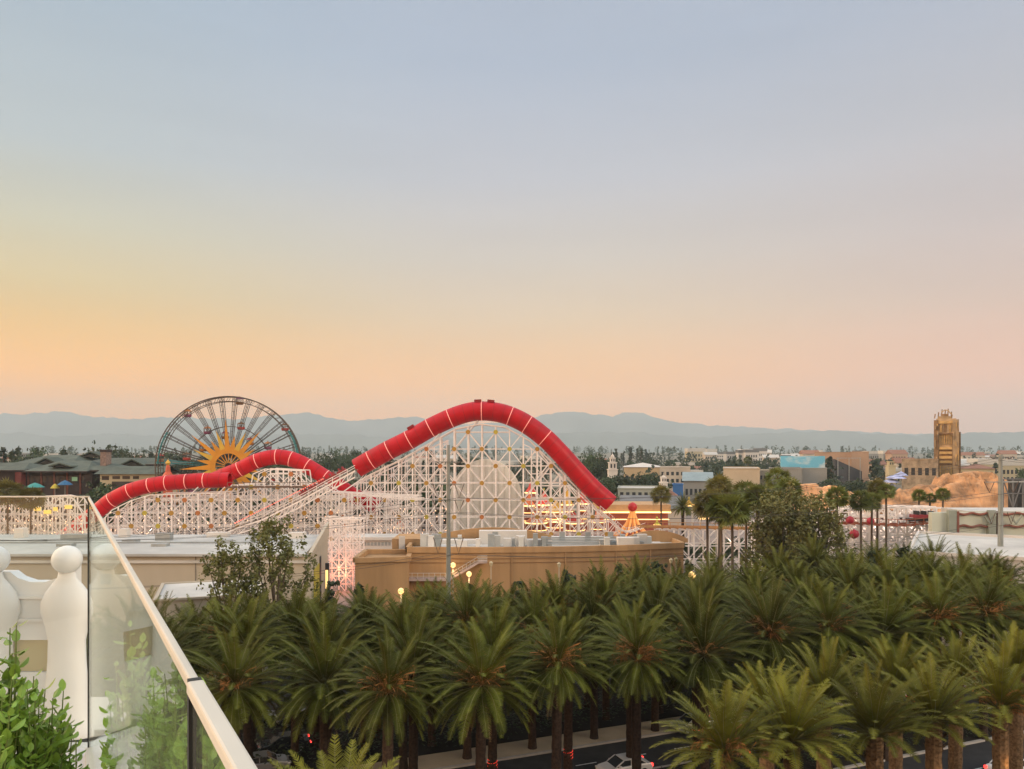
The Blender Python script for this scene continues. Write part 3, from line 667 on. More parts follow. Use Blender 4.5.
for s in (-1, 1):
    for y in (-3.2, 3.2): b.bar((0, y, 0), (s * 11, y * 1.6, -fw.location.z), .45)
    b.bar((-8 * s, 4.6, -fw.location.z * .7), (8 * s, 4.6, -fw.location.z * .7), .2)
b.build('support_legs', M_rim, fw)
GC = [mat('gondola_red', (.35, .05, .04), .5, .1), mat('gondola_brown', (.20, .11, .05), .5, .1), mat('gondola_purple', (.2, .06, .12), .5, .1), mat('gondola_orange', (.4, .16, .04), .5, .1)]
cabs = {}
def cabin(ang, r, k):
    key = k % 4
    if key not in cabs:
        b = MB(); b.lathe([(1.0, -1.6), (1.25, -1.3), (1.25, -.7)], n=12); o = b.build('gondola', GC[key], fw)
        b = MB()
        for q in range(6): b.bar((1.15 * math.cos(q), 1.15 * math.sin(q), -.7), (1.15 * math.cos(q), 1.15 * math.sin(q), .35), .07)
        b.build('cage', M_rim, o); MB().lathe([(1.35, .3), (.9, .7), (.15, .95), (.1, 1.3)], n=12).build('canopy', GC[(key + 1) % 4], o); cabs[key] = o
    else: o = copy_tree(cabs[key], fw)
    o.location = (r * math.cos(R(ang)), 0, r * math.sin(R(ang)))
for k in range(8): cabin(k * 45 + 37 if k else 37, RW - .8, k)
for k in range(16): cabin(k * 22.5 + 8, RW * (.57 if k % 2 else .42) + 1, k + 1)
# tall carnival swing left of wheel
sw = empty('carnival_tower', 'red and orange ornate ride tower low at the left of the ferris wheel', 'ride', P(168, 470, 240).to_2d().to_3d())
b = MB(); x0 = sw.location.x; zt = CZ - (462 - HY) / F * 240
b.lathe([(1.6, 0), (1.3, 8), (1.8, 12), (1.2, zt - 8), (2.2, zt - 7), (2.4, zt - 5.5), (.8, zt - 3), (.5, zt - 1)], (x0, 240, 0), 14); part(b, 'tower', mat('carnival_red', (.5, .10, .05), .5, .2, .6), sw)
b = MB(); b.lathe([(.3, zt - 1), (.8, zt - .3), (.05, zt + .8)], (x0, 240, 0), 10); part(b, 'finial', mat('carnival_yellow', (.6, .38, .06), .5, .1), sw)
b = MB()
for k in range(10):
    a = k * .628; b.bar((x0, 240, zt - 6), (x0 + 5 * math.cos(a), 240 + 5 * math.sin(a), zt - 7), .2); b.bar((x0 + 5 * math.cos(a), 240 + 5 * math.sin(a), zt - 7), (x0 + 5 * math.cos(a), 240 + 5 * math.sin(a), zt - 13), .1)
part(b, 'arm', mat('carnival_orange', (.55, .22, .06), .5, .1), sw)

# ------------------------------------------------------------------ buildings
def windows(root, x0, x1, y, z0, z1, nx, nz, m=None, wfrac=.55, hfrac=.5, fr=None):
    """window parts set 6 cm proud of a wall that faces the camera at depth y"""
    m = m or M_glassd
    dx, dz = (x1 - x0) / nx, (z1 - z0) / nz
    for i in range(nx):
        for j in range(nz):
            cx, cz = x0 + dx * (i + .5), z0 + dz * (j + .5); b = MB(); b.box((cx - dx * wfrac / 2, y - .06, cz - dz * hfrac / 2), (cx + dx * wfrac / 2, y + .05, cz + dz * hfrac / 2)); part(b, 'window', m, root)
M_glassd = mat('window_glass', (.03, .035, .04), .15, .3, .3, spec=.6)
def block(name, label, cat, px0, px1, ytop, d, depth, mw, mr, roof='flat', win=None, zb=0, group=None, par=.5, ridge_h=2, ang=0):
    x0, x1 = (px0 - 512) / F * d, (px1 - 512) / F * d; z = CZ - (ytop - HY) / F * d; g0 = gz(0, d) + zb
    root = empty(name, label, cat, ((x0 + x1) / 2, d, g0), 0, group)
    part(MB().box((x0, d, g0 - .5), (x1, d + depth, z - (par if roof == 'flat' else ridge_h))), 'wall', mw, root)
    zt = z - (par if roof == 'flat' else ridge_h)
    if roof == 'flat':
        b = MB(); b.box((x0 - .2, d - .2, zt), (x1 + .2, d + .25, z)); b.box((x0 - .2, d + depth - .2, zt), (x1 + .2, d + depth + .2, z)); b.box((x0 - .2, d + .25, zt), (x0 + .2, d + depth - .2, z)); b.box((x1 - .2, d + .25, zt), (x1 + .2, d + depth - .2, z)); part(b, 'parapet', mw, root)
        part(MB().box((x0 + .2, d + .25, zt + .003), (x1 - .2, d + depth - .2, zt + .1)), 'roof', mr, root)
    else:
        o = .8; b = MB(); A0, A1, A2, A3 = (x0 - o, d - o, zt), (x1 + o, d - o, zt), (x1 + o, d + depth + o, zt), (x0 - o, d + depth + o, zt)
        ins = min(depth / 2, (x1 - x0) / 2 - .1) if roof == 'hip' else 0
        B0, B1 = (x0 - (0 if roof == 'hip' else o) + ins, d + depth / 2, z), (x1 + (0 if roof == 'hip' else o) - ins, d + depth / 2, z)
        b.quad(A0, A1, B1, B0); b.quad(A2, A3, B0, B1); b.tri(A1, A2, B1); b.tri(A3, A0, B0); b.quad(A0, A3, A2, A1); part(b, 'roof', mr, root)
    root.rotation_euler = (0, 0, -math.atan2((x0 + x1) / 2, d) * .95)
    if win: windows(root, x0 + .4, x1 - .4, d, g0 + win[2] * (zt - g0), g0 + win[3] * (zt - g0), win[0], win[1])
    return root
M_green = mat('green_shingle', (.085, .105, .085), .85, .2, .3); M_lodge = mat('dark_brown_siding', (.05, .036, .034), .8, .3, .4); M_cream = mat('cream_wall', (.46, .40, .26), .8, .1, .2)
M_pale = mat('pale_wall', (.50, .44, .36), .8, .12, .1); M_gw = mat('grey_wall', (.27, .27, .25), .8, .1, .1); M_peach = mat('peach_wall', (.42, .29, .20), .8, .1, .1); M_teal2 = mat('grey_teal_roof', (.26, .33, .34), .6, .12, .2)
M_white2 = mat('white_wall', (.60, .57, .52), .75, .08, .2); M_slate = mat('slate_roof', (.15, .155, .155), .7, .15, .3); M_terra = mat('terracotta_roof', (.26, .13, .085), .8, .2, .2)

# left: pale flat-roofed building behind the palms
def hall():
    root = empty('flat_roofed_hall', 'long beige hall with a pale flat roof beyond the glass railing at left', 'building', (-50, 112, 0))
    z = 12.2; x0, x1, xb = -110, -28.7, -32.4
    b = MB(); b.prism([(x0, 110), (x1, 110), (xb, 136), (x0, 136)], 'z', -.3, z); part(b, 'wall', M_beige, root)
    b = MB(); b.prism([(x0, 109.4), (x1 - .6, 109.4), (xb - .8, 135.5), (x0, 135.5)], 'z', z + .003, z + .35); part(b, 'roof', mat('grey_roof_membrane', (.40, .405, .38), .6, .2, .14, detail=8), root)
    b = MB(); b.prism([(109.6, z), (136.4, z), (136.4, z + 2.4), (109.6, z + .4)], 'x', 0, .5); ob = part(b, 'end_parapet', M_beige, root)
    ob.rotation_euler = (0, 0, 0)
    for v in ob.data.vertices:
        v.co.x += x1 - .3 + (xb - x1) * (v.co.y - 110) / 26
    for k, x in enumerate((-93, -76, -68.5, -61, -54, -46)):
        part(MB().box((x - 1.1, 118 + k % 2 * 5, z + .35), (x + 1.1, 119.6 + k % 2 * 5, z + .75)), 'roof_hatch', M_grey, root)
    for k, (x, y, a_, h_) in enumerate(((-88, 124, 1.6, 1.1), (-83, 130, .8, 1.6), (-72, 127, 2.2, .9), (-66, 131, .7, 1.4), (-57, 126, 1.2, 1.2), (-50, 131, 1.8, .8), (-41, 124, .8, 1.3), (-36, 129, 1.3, 1.0))):
        part(MB().box((x - a_, y, z + .352), (x + a_, y + 1.4, z + .35 + h_)), 'roof_vent', [M_grey, M_white2][k % 2], root)
    part(MB().tube([(-95, 122, z + .55), (-40, 122, z + .55), (-40, 133, z + .55)], .12, 6), 'roof_pipe', M_grey, root)
    for x in (-96, -79, -62, -45): part(MB().box((x - .06, 109.93, .2), (x + .06, 109.99, z - .1)), 'wall_joint', mat('dark_joint', (.2, .18, .15), .8, 0), root)  # thin dark strips mark the wall joints
    for x in (-92, -58.5): part(MB().box((x, 109.85, 8.2), (x + 1.5, 110, 9.7)), 'wall_vent', M_grey, root)
    fx = lambda t: Vector((x1 + (xb - x1) * t, 110 + 26 * t, 0)); nn = Vector((26, 3.7, 0)).normalized()
    for t0, t1, h0, nm_, m_ in ((.16, .42, 9.6, 'door', mat('yellow_door', (.42, .36, .04), .6, .15, .5)), (.47, .53, 10.4, 'door_pier', M_dark)):  # the door is plain yellow, with no glow of its own
        p, q = fx(t0), fx(t1); b = MB(); b.prism([(p + nn * .02).xy, (q + nn * .02).xy, (q + nn * .14).xy, (p + nn * .14).xy], 'z', .2, h0); part(b, nm_, m_, root)
    part(MB().box((-108, 109.7, 11.2), (-28.8, 110, 11.6)), 'cornice', M_roofw, root)
hall()
root = block('low_annex', 'low white-roofed annex in front of the beige hall, behind the airy trees', 'building', 160, 262, 596, 92, 12, M_beige, M_roofw, par=.25)
root = empty('lit_gate_post', 'short post with a glowing yellow panel beside the pink-lit trestle', 'post', (-24.6, 103, 0)); part(MB().box((-24.85, 102.8, 0), (-24.4, 103.3, 12.2)), 'post', M_dark, root); part(MB().box((-24.8, 102.7, 8.8), (-24.45, 102.8, 11.3)), 'light_panel', M_globe, root)

# centre: tan show building with curved parapets
def tan():
    root = empty('tan_show_building', 'long tan building with curved parapets and rooftop equipment behind the palms', 'building', (3, 131, 0))
    z = 27 - (549 - HY) / F * 131; d = 131; X = lambda px, dd=d: (px - 512) / F * dd
    pts = [(X(407), d), (X(480), d - .3), (X(560), d + .6), (X(630), d + 2.8), (X(692), d + 6.5), (X(692) - .5, d + 15), (X(407) - .5, d + 15)]
    part(MB().prism(pts, 'z', -.3, z - .6), 'wall', M_tan, root)
    b = MB()
    for a, c in zip(pts, pts[1:] + pts[:1]):
        a, c = Vector((*a, 0)), Vector((*c, 0)); n = Vector((c.y - a.y, a.x - c.x, 0)).normalized(); b.face([(*(a + n * .25).xy, z - .6), (*(c + n * .25).xy, z - .6), (*(c + n * .25).xy, z + .35), (*(a + n * .25).xy, z + .35)]); b.face([(*(a + n * .25).xy, z + .35), (*(c + n * .25).xy, z + .35), (*(c - n * .3).xy, z + .35), (*(a - n * .3).xy, z + .35)]); b.face([(*(c - n * .3).xy, z - .6), (*(a - n * .3).xy, z - .6), (*(a - n * .3).xy, z + .35), (*(c - n * .3).xy, z + .35)]); b.face([(*(a + n * .25).xy, z - .6), (*a.xy, z - .6), (*c.xy, z - .6), (*(c + n * .25).xy, z - .6)])
    part(b, 'parapet', M_tan, root)
    b = MB(); cx = sum(p[0] for p in pts) / 7; cy = d + 7
    b.prism([(cx + (x - cx) * .985, cy + (y - cy) * .97) for x, y in pts], 'z', z - .59, z - .4); part(b, 'roof', M_roofw, root)
    b = MB()
    for zz in (z - 1.6, z - 2.3):
        for a, c in zip(pts[:5], pts[1:5]): b.bar((a[0], a[1] - .05, zz), (c[0], c[1] - .05, zz), .06)
    for px in (512, 566, 618, 655): q_ = X(px) ; yy = interp([(X(407), d), (X(480), d - .3), (X(560), d + .6), (X(630), d + 2.8), (X(692), d + 6.5)], q_); part(MB().box((q_ - .09, yy - .2, 0), (q_ + .09, yy - .02, z - .62)), 'downpipe', M_tan, root)
    part(b, 'wall_groove', mat('dark_tan', (.27, .15, .07), .85, .05), root)
    # curved parapets at the back
    for px0, px1, pk, dd, yb in ((425, 562, 527.5, 144.6, 539), (624, 688, 530.5, 144.4, 539)):
        n = 14; arc = [(X(px0 + (px1 - px0) * k / n, dd), 27 - (yb - (yb - pk) * math.sin(math.pi * k / n) ** .8 - HY) / F * dd) for k in range(n + 1)]
        part(MB().prism(arc + [(arc[-1][0], z - .5), (arc[0][0], z - .5)], 'y', dd, dd + .6), 'curved_parapet', M_tan, root)
    # rooftop plant
    rg = random.Random(4)
    for a, c, y0, y1, dd in ((479, 527, 531, 548, 141), (527, 552, 540, 550, 137), (552, 604, 537, 549, 140.5), (600, 628, 540, 550, 138), (618, 634, 538, 549, 135), (634, 662, 543, 550, 140), (415, 430, 541, 547, 140), (440, 479, 540, 546, 141.2), (448, 478, 546, 549, 136)):
        o = part(MB().box((X(a, dd), dd, z - .5), (X(c, dd), dd + 2.2, 27 - (y0 - HY) / F * dd)), 'roof_unit', M_white2, root)
    for k in range(26):
        px = rg.uniform(420, 665); dd = rg.uniform(135.5, 138); h = rg.uniform(.6, 2.0); w2 = rg.uniform(.3, .9)
        part(MB().box((X(px, dd) - w2, dd, z - .45), (X(px, dd) + w2, dd + 1.2, z + h)), 'vent_box', [M_white2, M_grey, M_roofw][k % 3], root)
    for k in range(5): part(MB().tube([(X(545, 136.5), 136.5 + k * .3, z + .2 + .25 * k), (X(650, 138), 138 + k * .3, z + .2 + .25 * k)], .09, 6), 'duct_pipe', M_grey, root)
    for px in (493, 558, 583, 605): part(MB().box((X(px, 144.9), 140.4 if px > 550 else 140.9, z + .3), (X(px, 144.9) + 1.0, 141.1 if px < 550 else 140.6, z + 1.9)), 'louvre', M_grey, root)
    # left wings
    part(MB().box((X(392, 138), 138, -.2), (X(425, 138), 147, 27 - (539 - HY) / F * 138)), 'tower_wing', M_tan, root)
    b = MB(); zl = 27 - (563 - HY) / F * 125; b.prism([(X(355, 125), 125), (X(407, 125), 126.5), (X(407, 131), 136), (X(365, 135), 136)], 'z', -.2, zl); part(b, 'low_wing', M_tan, root)
    b = MB(); q = [(X(355, 125), 125, zl), (X(407, 125), 126.5, zl), (X(407, 131), 136, zl), (X(365, 135), 136, zl)]
    for a, c in zip(q, q[1:] + q[:1]): b.tube([(a[0], a[1], zl + .45), (c[0], c[1], zl + .45)], .55, 4)
    part(b, 'low_parapet', M_tan, root)
    part(MB().box((X(399, 137.9), 137.7, 8.6), (X(405, 137.9), 137.95, 12)), 'pale_door', M_white2, root)
    # stairs and landings
    ms = mat('stair_pinkish_grey', (.42, .33, .30), .7, .08); zc = lambda y, dd=130: 27 - (y - HY) / F * dd
    part(MB().box((X(401, 129), 128.9, zc(580)), (X(446, 129), 130.9, zc(578))), 'landing', ms, root)
    part(MB().box((X(478, 129), 128.9, zc(562.5)), (X(487, 129), 130.6, zc(560.5))), 'landing', ms, root)
    a, c = Vector((X(447, 129), 129, zc(580))), Vector((X(478, 129), 129, zc(562))); b = MB()
    for k in range(18):
        q = a.lerp(c, k / 18); b.box(q + Vector((0, 0, -.05)), q + Vector((.34, 1.5, .18)))
    b.bar(a, c, .16); part(b, 'stair_flight', ms, root)
    b = MB()
    for p0, p1 in ((Vector((X(401, 129), 128.85, zc(578))), Vector((X(446, 129), 128.85, zc(578)))), (a, c), (Vector((X(478, 129), 128.85, zc(560.5))), Vector((X(487, 129), 128.85, zc(560.5))))):
        for hh in (.5, 1.0): b.bar(p0 + Vector((0, -.05, hh)), p1 + Vector((0, -.05, hh)), .03)
        for k in range(9): q = p0.lerp(p1, k / 8); b.bar(q + Vector((0, -.05, 0)), q + Vector((0, -.05, 1.0)), .03)
    part(b, 'handrail', M_white2, root)
tan()
for k, (px, y, d, lb) in enumerate([(453, 565, 128.5, 'glowing yellow globe lamp above the outside stairs of the tan building'), (469, 574, 126, 'brightest glowing globe lamp right of the stairs of the tan building'), (401, 591, 112, 'small glowing lamp low among palm tops below the tan building'), (692, 575, 95, 'small white-yellow lamp low at the right end of the tan building')]):
    t = P(px, y, d); root = empty('globe_lamp', lb, 'lamp', (t.x, d, 0), 0, 'lit globe lamps by the tan building')
    part(MB().tube([(t.x, d, 0), (t.x, d, t.z - .3)], .07, 6), 'pole', M_grey, root); part(MB().lathe([(.05, -.45), (.35, -.3), (.46, 0), (.35, .3), (.05, .45)], t, 12), 'globe', M_globe, root, True)
    pl_ = bpy.data.lights.new('globe_light', 'POINT'); pl_.energy = 120; pl_.color = (1, .6, .25); pl_.shadow_soft_size = .45; po = bpy.data.objects.new('globe_light', pl_); C.objects.link(po); po.parent = root; po.location = (0, -.3, t.z - 1.0)
for px, y in ((491, 564), (559, 565), (671, 561), (676, 560)):
    t = P(px, y, 128); root = empty('wall_lantern', 'pale lantern on a short post before the tan wall, %s' % {491: 'leftmost one', 559: 'middle one', 671: 'first of the right pair', 676: 'second of the right pair'}[px], 'lamp', (t.x, 128, 0), 0, 'pale lanterns before the tan wall')
    part(MB().tube([(t.x, 128, 0), (t.x, 128, t.z - .5)], .08, 6), 'post', M_beige, root); part(MB().lathe([(.18, -.4), (.32, .15), (.34, .25), (.1, .45)], t, 8), 'lantern', M_cream, root)

# lodge at left -------------------------------------------------------
def lodge():
    d = 300; root = empty('lodge_hotel', 'dark wooden lodge hotel with broad green gabled roofs at far left', 'building', (-170, d, 0)); X = lambda px, dd=d: (px - 512) / F * dd; Z = lambda y, dd=d: 27 - (y - HY) / F * dd
    part(MB().box((X(-60), d, -.3), (X(92), d + 24, Z(469))), 'wall', M_lodge, root)
    def gable(px0, px1, ye, yr, dd, dp, nm='roof', o=1.2):
        x0, x1 = X(px0, dd), X(px1, dd); b = MB(); ze, zr = Z(ye, dd), Z(yr, dd)
        b.quad((x0, dd - o, ze), (x1, dd - o, ze), (x1 - 6, dd + dp / 2, zr), (x0 + 6, dd + dp / 2, zr)); b.quad((x1, dd + dp + o, ze), (x0, dd + dp + o, ze), (x0 + 6, dd + dp / 2, zr), (x1 - 6, dd + dp / 2, zr)); b.tri((x1, dd - o, ze), (x1, dd + dp + o, ze), (x1 - 6, dd + dp / 2, zr)); b.tri((x0, dd + dp + o, ze), (x0, dd - o, ze), (x0 + 6, dd + dp / 2, zr)); b.quad((x0, dd - o, ze), (x0, dd + dp + o, ze), (x1, dd + dp + o, ze), (x1, dd - o, ze)); part(b, nm, M_green, root)
        part(MB().box((x0, dd - o - .15, ze - .5), (x1, dd - o - .003, ze)), 'eave', M_lodge, root)
    gable(-40, 26, 470, 463, d - 1, 24); gable(25, 89, 471, 461, d - 2, 26); gable(14, 74, 463, 455, d + 26, 30); gable(76, 160, 464, 458, d + 22, 30); gable(78, 118, 470, 464, d, 20); gable(112, 152, 466, 458.5, d + 40, 24)
    def front_gable(pxc, wpx, yb, yt, dd):
        x0, x1, xc = X(pxc - wpx, dd), X(pxc + wpx, dd), X(pxc, dd); zb, zt = Z(yb, dd), Z(yt, dd)
        part(MB().prism([(x0 + .8, zb), (x1 - .8, zb), (xc, zt - .5)], 'y', dd + .4, dd + .8), 'gable_wall', mat('gable_dark_brown', (.05, .045, .038), .8, .2), root)  # gable wall in its own dark brown
        b = MB()
        for xa in (x0, x1): b.prism([(xa, zb), (xc, zt), (xc, zt + .5), (xa, zb + .5)], 'y', dd - .5, dd + 9)
        part(b, 'gable_roof', M_green, root)
    front_gable(46, 11, 464, 458.5, d + 22); front_gable(60, 11, 467, 463.8, d - 1); front_gable(91, 12, 457, 452.5, d + 40); front_gable(132, 13, 466, 460, d + 20)
    part(MB().box((X(92), d + 6, Z(470)), (X(98), d + 10, Z(452))), 'chimney', mat('chimney_stone', (.21, .15, .125), .9, .3, 1.2), root); part(MB().box((X(91.6), d + 5.7, Z(452) + .003), (X(98.6), d + 10.3, Z(449.5))), 'chimney_cap', M_lodge, root)
    for k in range(9): part(MB().box((X(30 + 6.4 * k), d - .1, Z(483)), (X(33.4 + 6.4 * k), d + .02, Z(476))), 'window', M_glassd, root)
    for k in range(5): part(MB().box((X(28 + 13 * k), d - .5, 0), (X(29.4 + 13 * k), d, Z(470))), 'post', mat('reddish_timber', (.14, .05, .035), .8, .2), root)
    part(MB().box((X(20), d - 3, 0), (X(26), d - .1, Z(472))), 'red_pier', mat('red_pier', (.13, .028, .025), .7, .2), root)
    part(MB().box((X(72), d - .12, Z(481)), (X(77.5), d + .02, Z(477))), 'lit_window', mat('green_lit_window', (.2, .35, .22), .5, .1, emit=(.35, .7, .4), estr=.15), root)
    r2 = empty('cream_lodge_wing', 'cream walled wing with dark windows right of the lodge', 'building', (X(128), 290, 0)); dd = 290
    part(MB().box((X(100, dd), dd, -.3), (X(158, dd), dd + 16, Z(474, dd))), 'wall', M_cream, r2)
    o = 1.0; x0, x1 = X(95, dd), X(162, dd); b = MB(); ze, zr = Z(474, dd), Z(466.5, dd); b.quad((x0, dd - o, ze), (x1, dd - o, ze), (x1, dd + 8, zr), (x0, dd + 8, zr)); b.quad((x1, dd + 17, ze), (x0, dd + 17, ze), (x0, dd + 8, zr), (x1, dd + 8, zr)); b.quad((x0, dd - o, ze), (x0, dd + 17, ze), (x1, dd + 17, ze), (x1, dd - o, ze)); part(b, 'roof', M_green, r2)
    for px0, px1, ya, yb in ((102, 109, 476, 480), (112.5, 120, 476, 479), (122.5, 130, 476, 479), (133, 139, 476, 479), (112, 134, 481.5, 495)): part(MB().box((X(px0, dd), dd - .1, Z(yb, dd)), (X(px1, dd), dd + .03, Z(ya, dd))), 'window', M_glassd, r2)
lodge()
for k, (px, y, col, nm, wd) in enumerate([(65, 481.5, (.03, .12, .24), 'bright blue', 2.6), (35, 484, (.05, .26, .24), 'teal', 3.2), (55, 485, (.5, .4, .05), 'small yellow', 1.6)]):
    t = P(px, y, 285); root = empty('parasol', nm + ' parasol on the terrace before the lodge', 'parasol', (t.x, 285, 0), 0, 'parasols before the lodge')
    part(MB().tube([(t.x, 285, 0), (t.x, 285, t.z)], .08, 6), 'pole', M_grey, root); part(MB().lathe([(wd, -1.2), (wd * .55, -.2), (.1, .5)], t, 10), 'canopy', mat('parasol_' + nm.replace(' ', '_'), col, .7, .1), root)

# carnival behind the right half of the main hill ----------------------
def tent(px, yt, yb, wpx, d, m, label, wall=True):
    t, bb = P(px, yt, d), P(px, yb, d); wd = wpx / F * d; root = empty('carnival_tent', label, 'tent', (t.x, d, 0), 0, 'lit carnival tents')
    part(MB().lathe([(wd, bb.z), (wd * .55, bb.z + (t.z - bb.z) * .35), (.12, t.z)], (t.x, d, 0), 12), 'roof', m, root)
    if wall:
        part(MB().lathe([(wd * .93, 0), (wd * .93, bb.z - .6)], (t.x, d, 0), 12), 'wall', M_warm, root)
        for zz_ in (2.2, 4.6): b = MB(); b.tube([(t.x + wd * .97 * math.cos(k * .524), d + wd * .97 * math.sin(k * .524), max(1, bb.z - zz_)) for k in range(13)], .10, 5, False); part(b, 'light_string', M_bulb, root)
        b = MB()
        for k in range(6): b.tri((t.x + wd * math.cos(k * 1.05), d + wd * math.sin(k * 1.05), bb.z), (t.x + wd * math.cos(k * 1.05 + .5), d + wd * math.sin(k * 1.05 + .5), bb.z), (t.x + wd * 1.05 * math.cos(k * 1.05 + .25), d + wd * 1.05 * math.sin(k * 1.05 + .25), bb.z - 1.4))
        part(b, 'valance', M_white2, root)
    else:
        for sx in (-.8, .8): part(MB().tube([(t.x + sx * wd, d, 0), (t.x + sx * wd, d, bb.z)], .09, 5), 'post', M_white2, root)
    b = MB(); b.tube([(t.x + wd * math.cos(k * .524), d + wd * math.sin(k * .524), bb.z - .2) for k in range(13)], .16, 5, False); part(b, 'light_string', M_bulb, root)
    MBf = MB().lathe([(.02, t.z), (.3, t.z + .4), (.02, t.z + .9)], (t.x, d, 0), 8); part(MBf, 'finial', DISC[2], root)
M_tred = mat('red_tent', (.50, .055, .04), .6, .15, .8); M_tyel = mat('yellow_tent', (.58, .33, .05), .6, .15, .8); M_tor = mat('orange_tent', (.55, .16, .06), .6, .15, .8)
for px, yt, yb, wp, d, m, lb in [(531, 481, 492, 6, 236, M_tred, 'red pointed tent seen through the trestle, upper left one'), (544, 491, 504, 8, 228, M_tred, 'wide red pointed tent seen through the trestle middle'), (529, 494, 505, 6, 226, M_tor, 'orange tent seen through the trestle, lower left one'), (567, 488, 504, 6, 230, M_tyel, 'tall yellow spired tent seen through the trestle'), (583, 488, 503, 6.5, 232, M_tred, 'red spired tent just under the tunnel end'), (556, 500, 511, 10, 222, M_tyel, 'low wide yellow tent with bright lights behind the trestle'), (536, 511, 522, 11, 218, M_tor, 'low wide orange tent at the trestle foot'), (574, 512, 522, 11, 217, M_tred, 'low wide red tent at the trestle foot'), (598, 509, 521, 8, 220, M_tor, 'orange tent below the open tunnel end'), (400, 515, 527, 5, 218, M_tor, 'small orange lit tent behind the left half of the trestle')]:
    tent(px, yt, yb, wp, d, m, lb)
root = empty('lit_arcade', 'long arcade with an orange lit eave right of the tunnel end', 'building', P(640, 520, 245).to_2d().to_3d()); X = lambda px, dd: (px - 512) / F * dd; Z = lambda y, dd: 27 - (y - HY) / F * dd
part(MB().box((X(600, 245), 245, 0), (X(668, 245), 260, Z(512, 245))), 'wall', mat('arcade_red', (.33, .09, .06), .7, .2, .4), root)
part(MB().box((X(598, 245), 243.8, Z(511.5, 245)), (X(670, 245), 261, Z(504.5, 245))), 'eave', mat('orange_cream_eave', (.50, .30, .14), .6, .08), root)
b = MB(); b.tube([(X(600, 245), 243.5, Z(512, 245)), (X(670, 245), 243.5, Z(512, 245))], .22, 6); part(b, 'light_string', M_bulb, root)
b = MB(); b.tube([(X(600, 245), 243.5, Z(519, 245)), (X(668, 245), 243.5, Z(519, 245))], .15, 6); part(b, 'light_string', M_bulb, root)
rd = empty('spider_leg_ride', 'orange ride with curved lit legs topped by a red ball', 'ride', (X(632.5, 205), 205, 0)); cx = X(632.5, 205); b0 = Vector((cx, 205, Z(507, 205)))
part(MB().lathe([(.1, -1.3), (1.0, -.8), (1.3, 0), (1.0, .8), (.1, 1.3)], b0, 14), 'ball', mat('red_ball', (.5, .03, .03), .35, .05), rd, True)
for k in range(9):
    a = k * 2 * math.pi / 9; b = MB(); pr = [(.5, -1.2), (.9, -2.6), (1.7, -4.4), (3.2, -6.3), (5.2, -7.6)]; b.tube([b0 + Vector((r * math.cos(a), r * math.sin(a), z)) for r, z in pr], .28, 6); part(b, 'leg', mat('lit_orange_leg', (.75, .35, .10), .5, .1, emit=(1, .42, .12), estr=.25), rd)
part(MB().lathe([(4.6, 0), (4.6, 1.5), (5.4, 1.8), (5.4, 3.0)], (cx, 205, 0), 20), 'base', M_tred, rd)
for k, (px, y, d, lb) in enumerate([(689, 503, 190, 'bright yellow parasol-roofed stall left of the golden palms'), (696, 503, 192, 'second yellow parasol-roofed stall by the golden palms'), (657, 523, 170, 'small lime umbrella on the low white trestle deck'), (712, 513, 168, 'small orange lit stall behind the clear-trunked palms'), (704, 516, 176, 'small glowing stall behind the low trestle')]):
    tent(px, y - 3, y + 1.5, 5 if k != 2 else 3.4, d, [M_tyel, M_tyel, mat('lime_canopy', (.42, .40, .05), .6, .1), M_tor, M_tyel][k], lb, False)
# station shed with a worn sign, white
root = empty('white_station_shed', 'long low white shed behind the tan low wing, before the left trestle', 'shed', (X(368, 160), 160, 0))
part(MB().box((X(343, 160), 160, 0), (X(394, 160), 166, Z(540, 160))), 'wall', M_white2, root); part(MB().box((X(342, 160), 159.5, Z(540, 160) + .003), (X(395, 160), 166.5, Z(537, 160))), 'roof', M_roofw, root)
for k in range(12): part(MB().box((X(350 + 3.5 * k, 160), 159.93, Z(545.5, 160)), (X(352.2 + 3.5 * k, 160), 160.02, Z(542, 160))), 'vent_slot', M_grey, root)

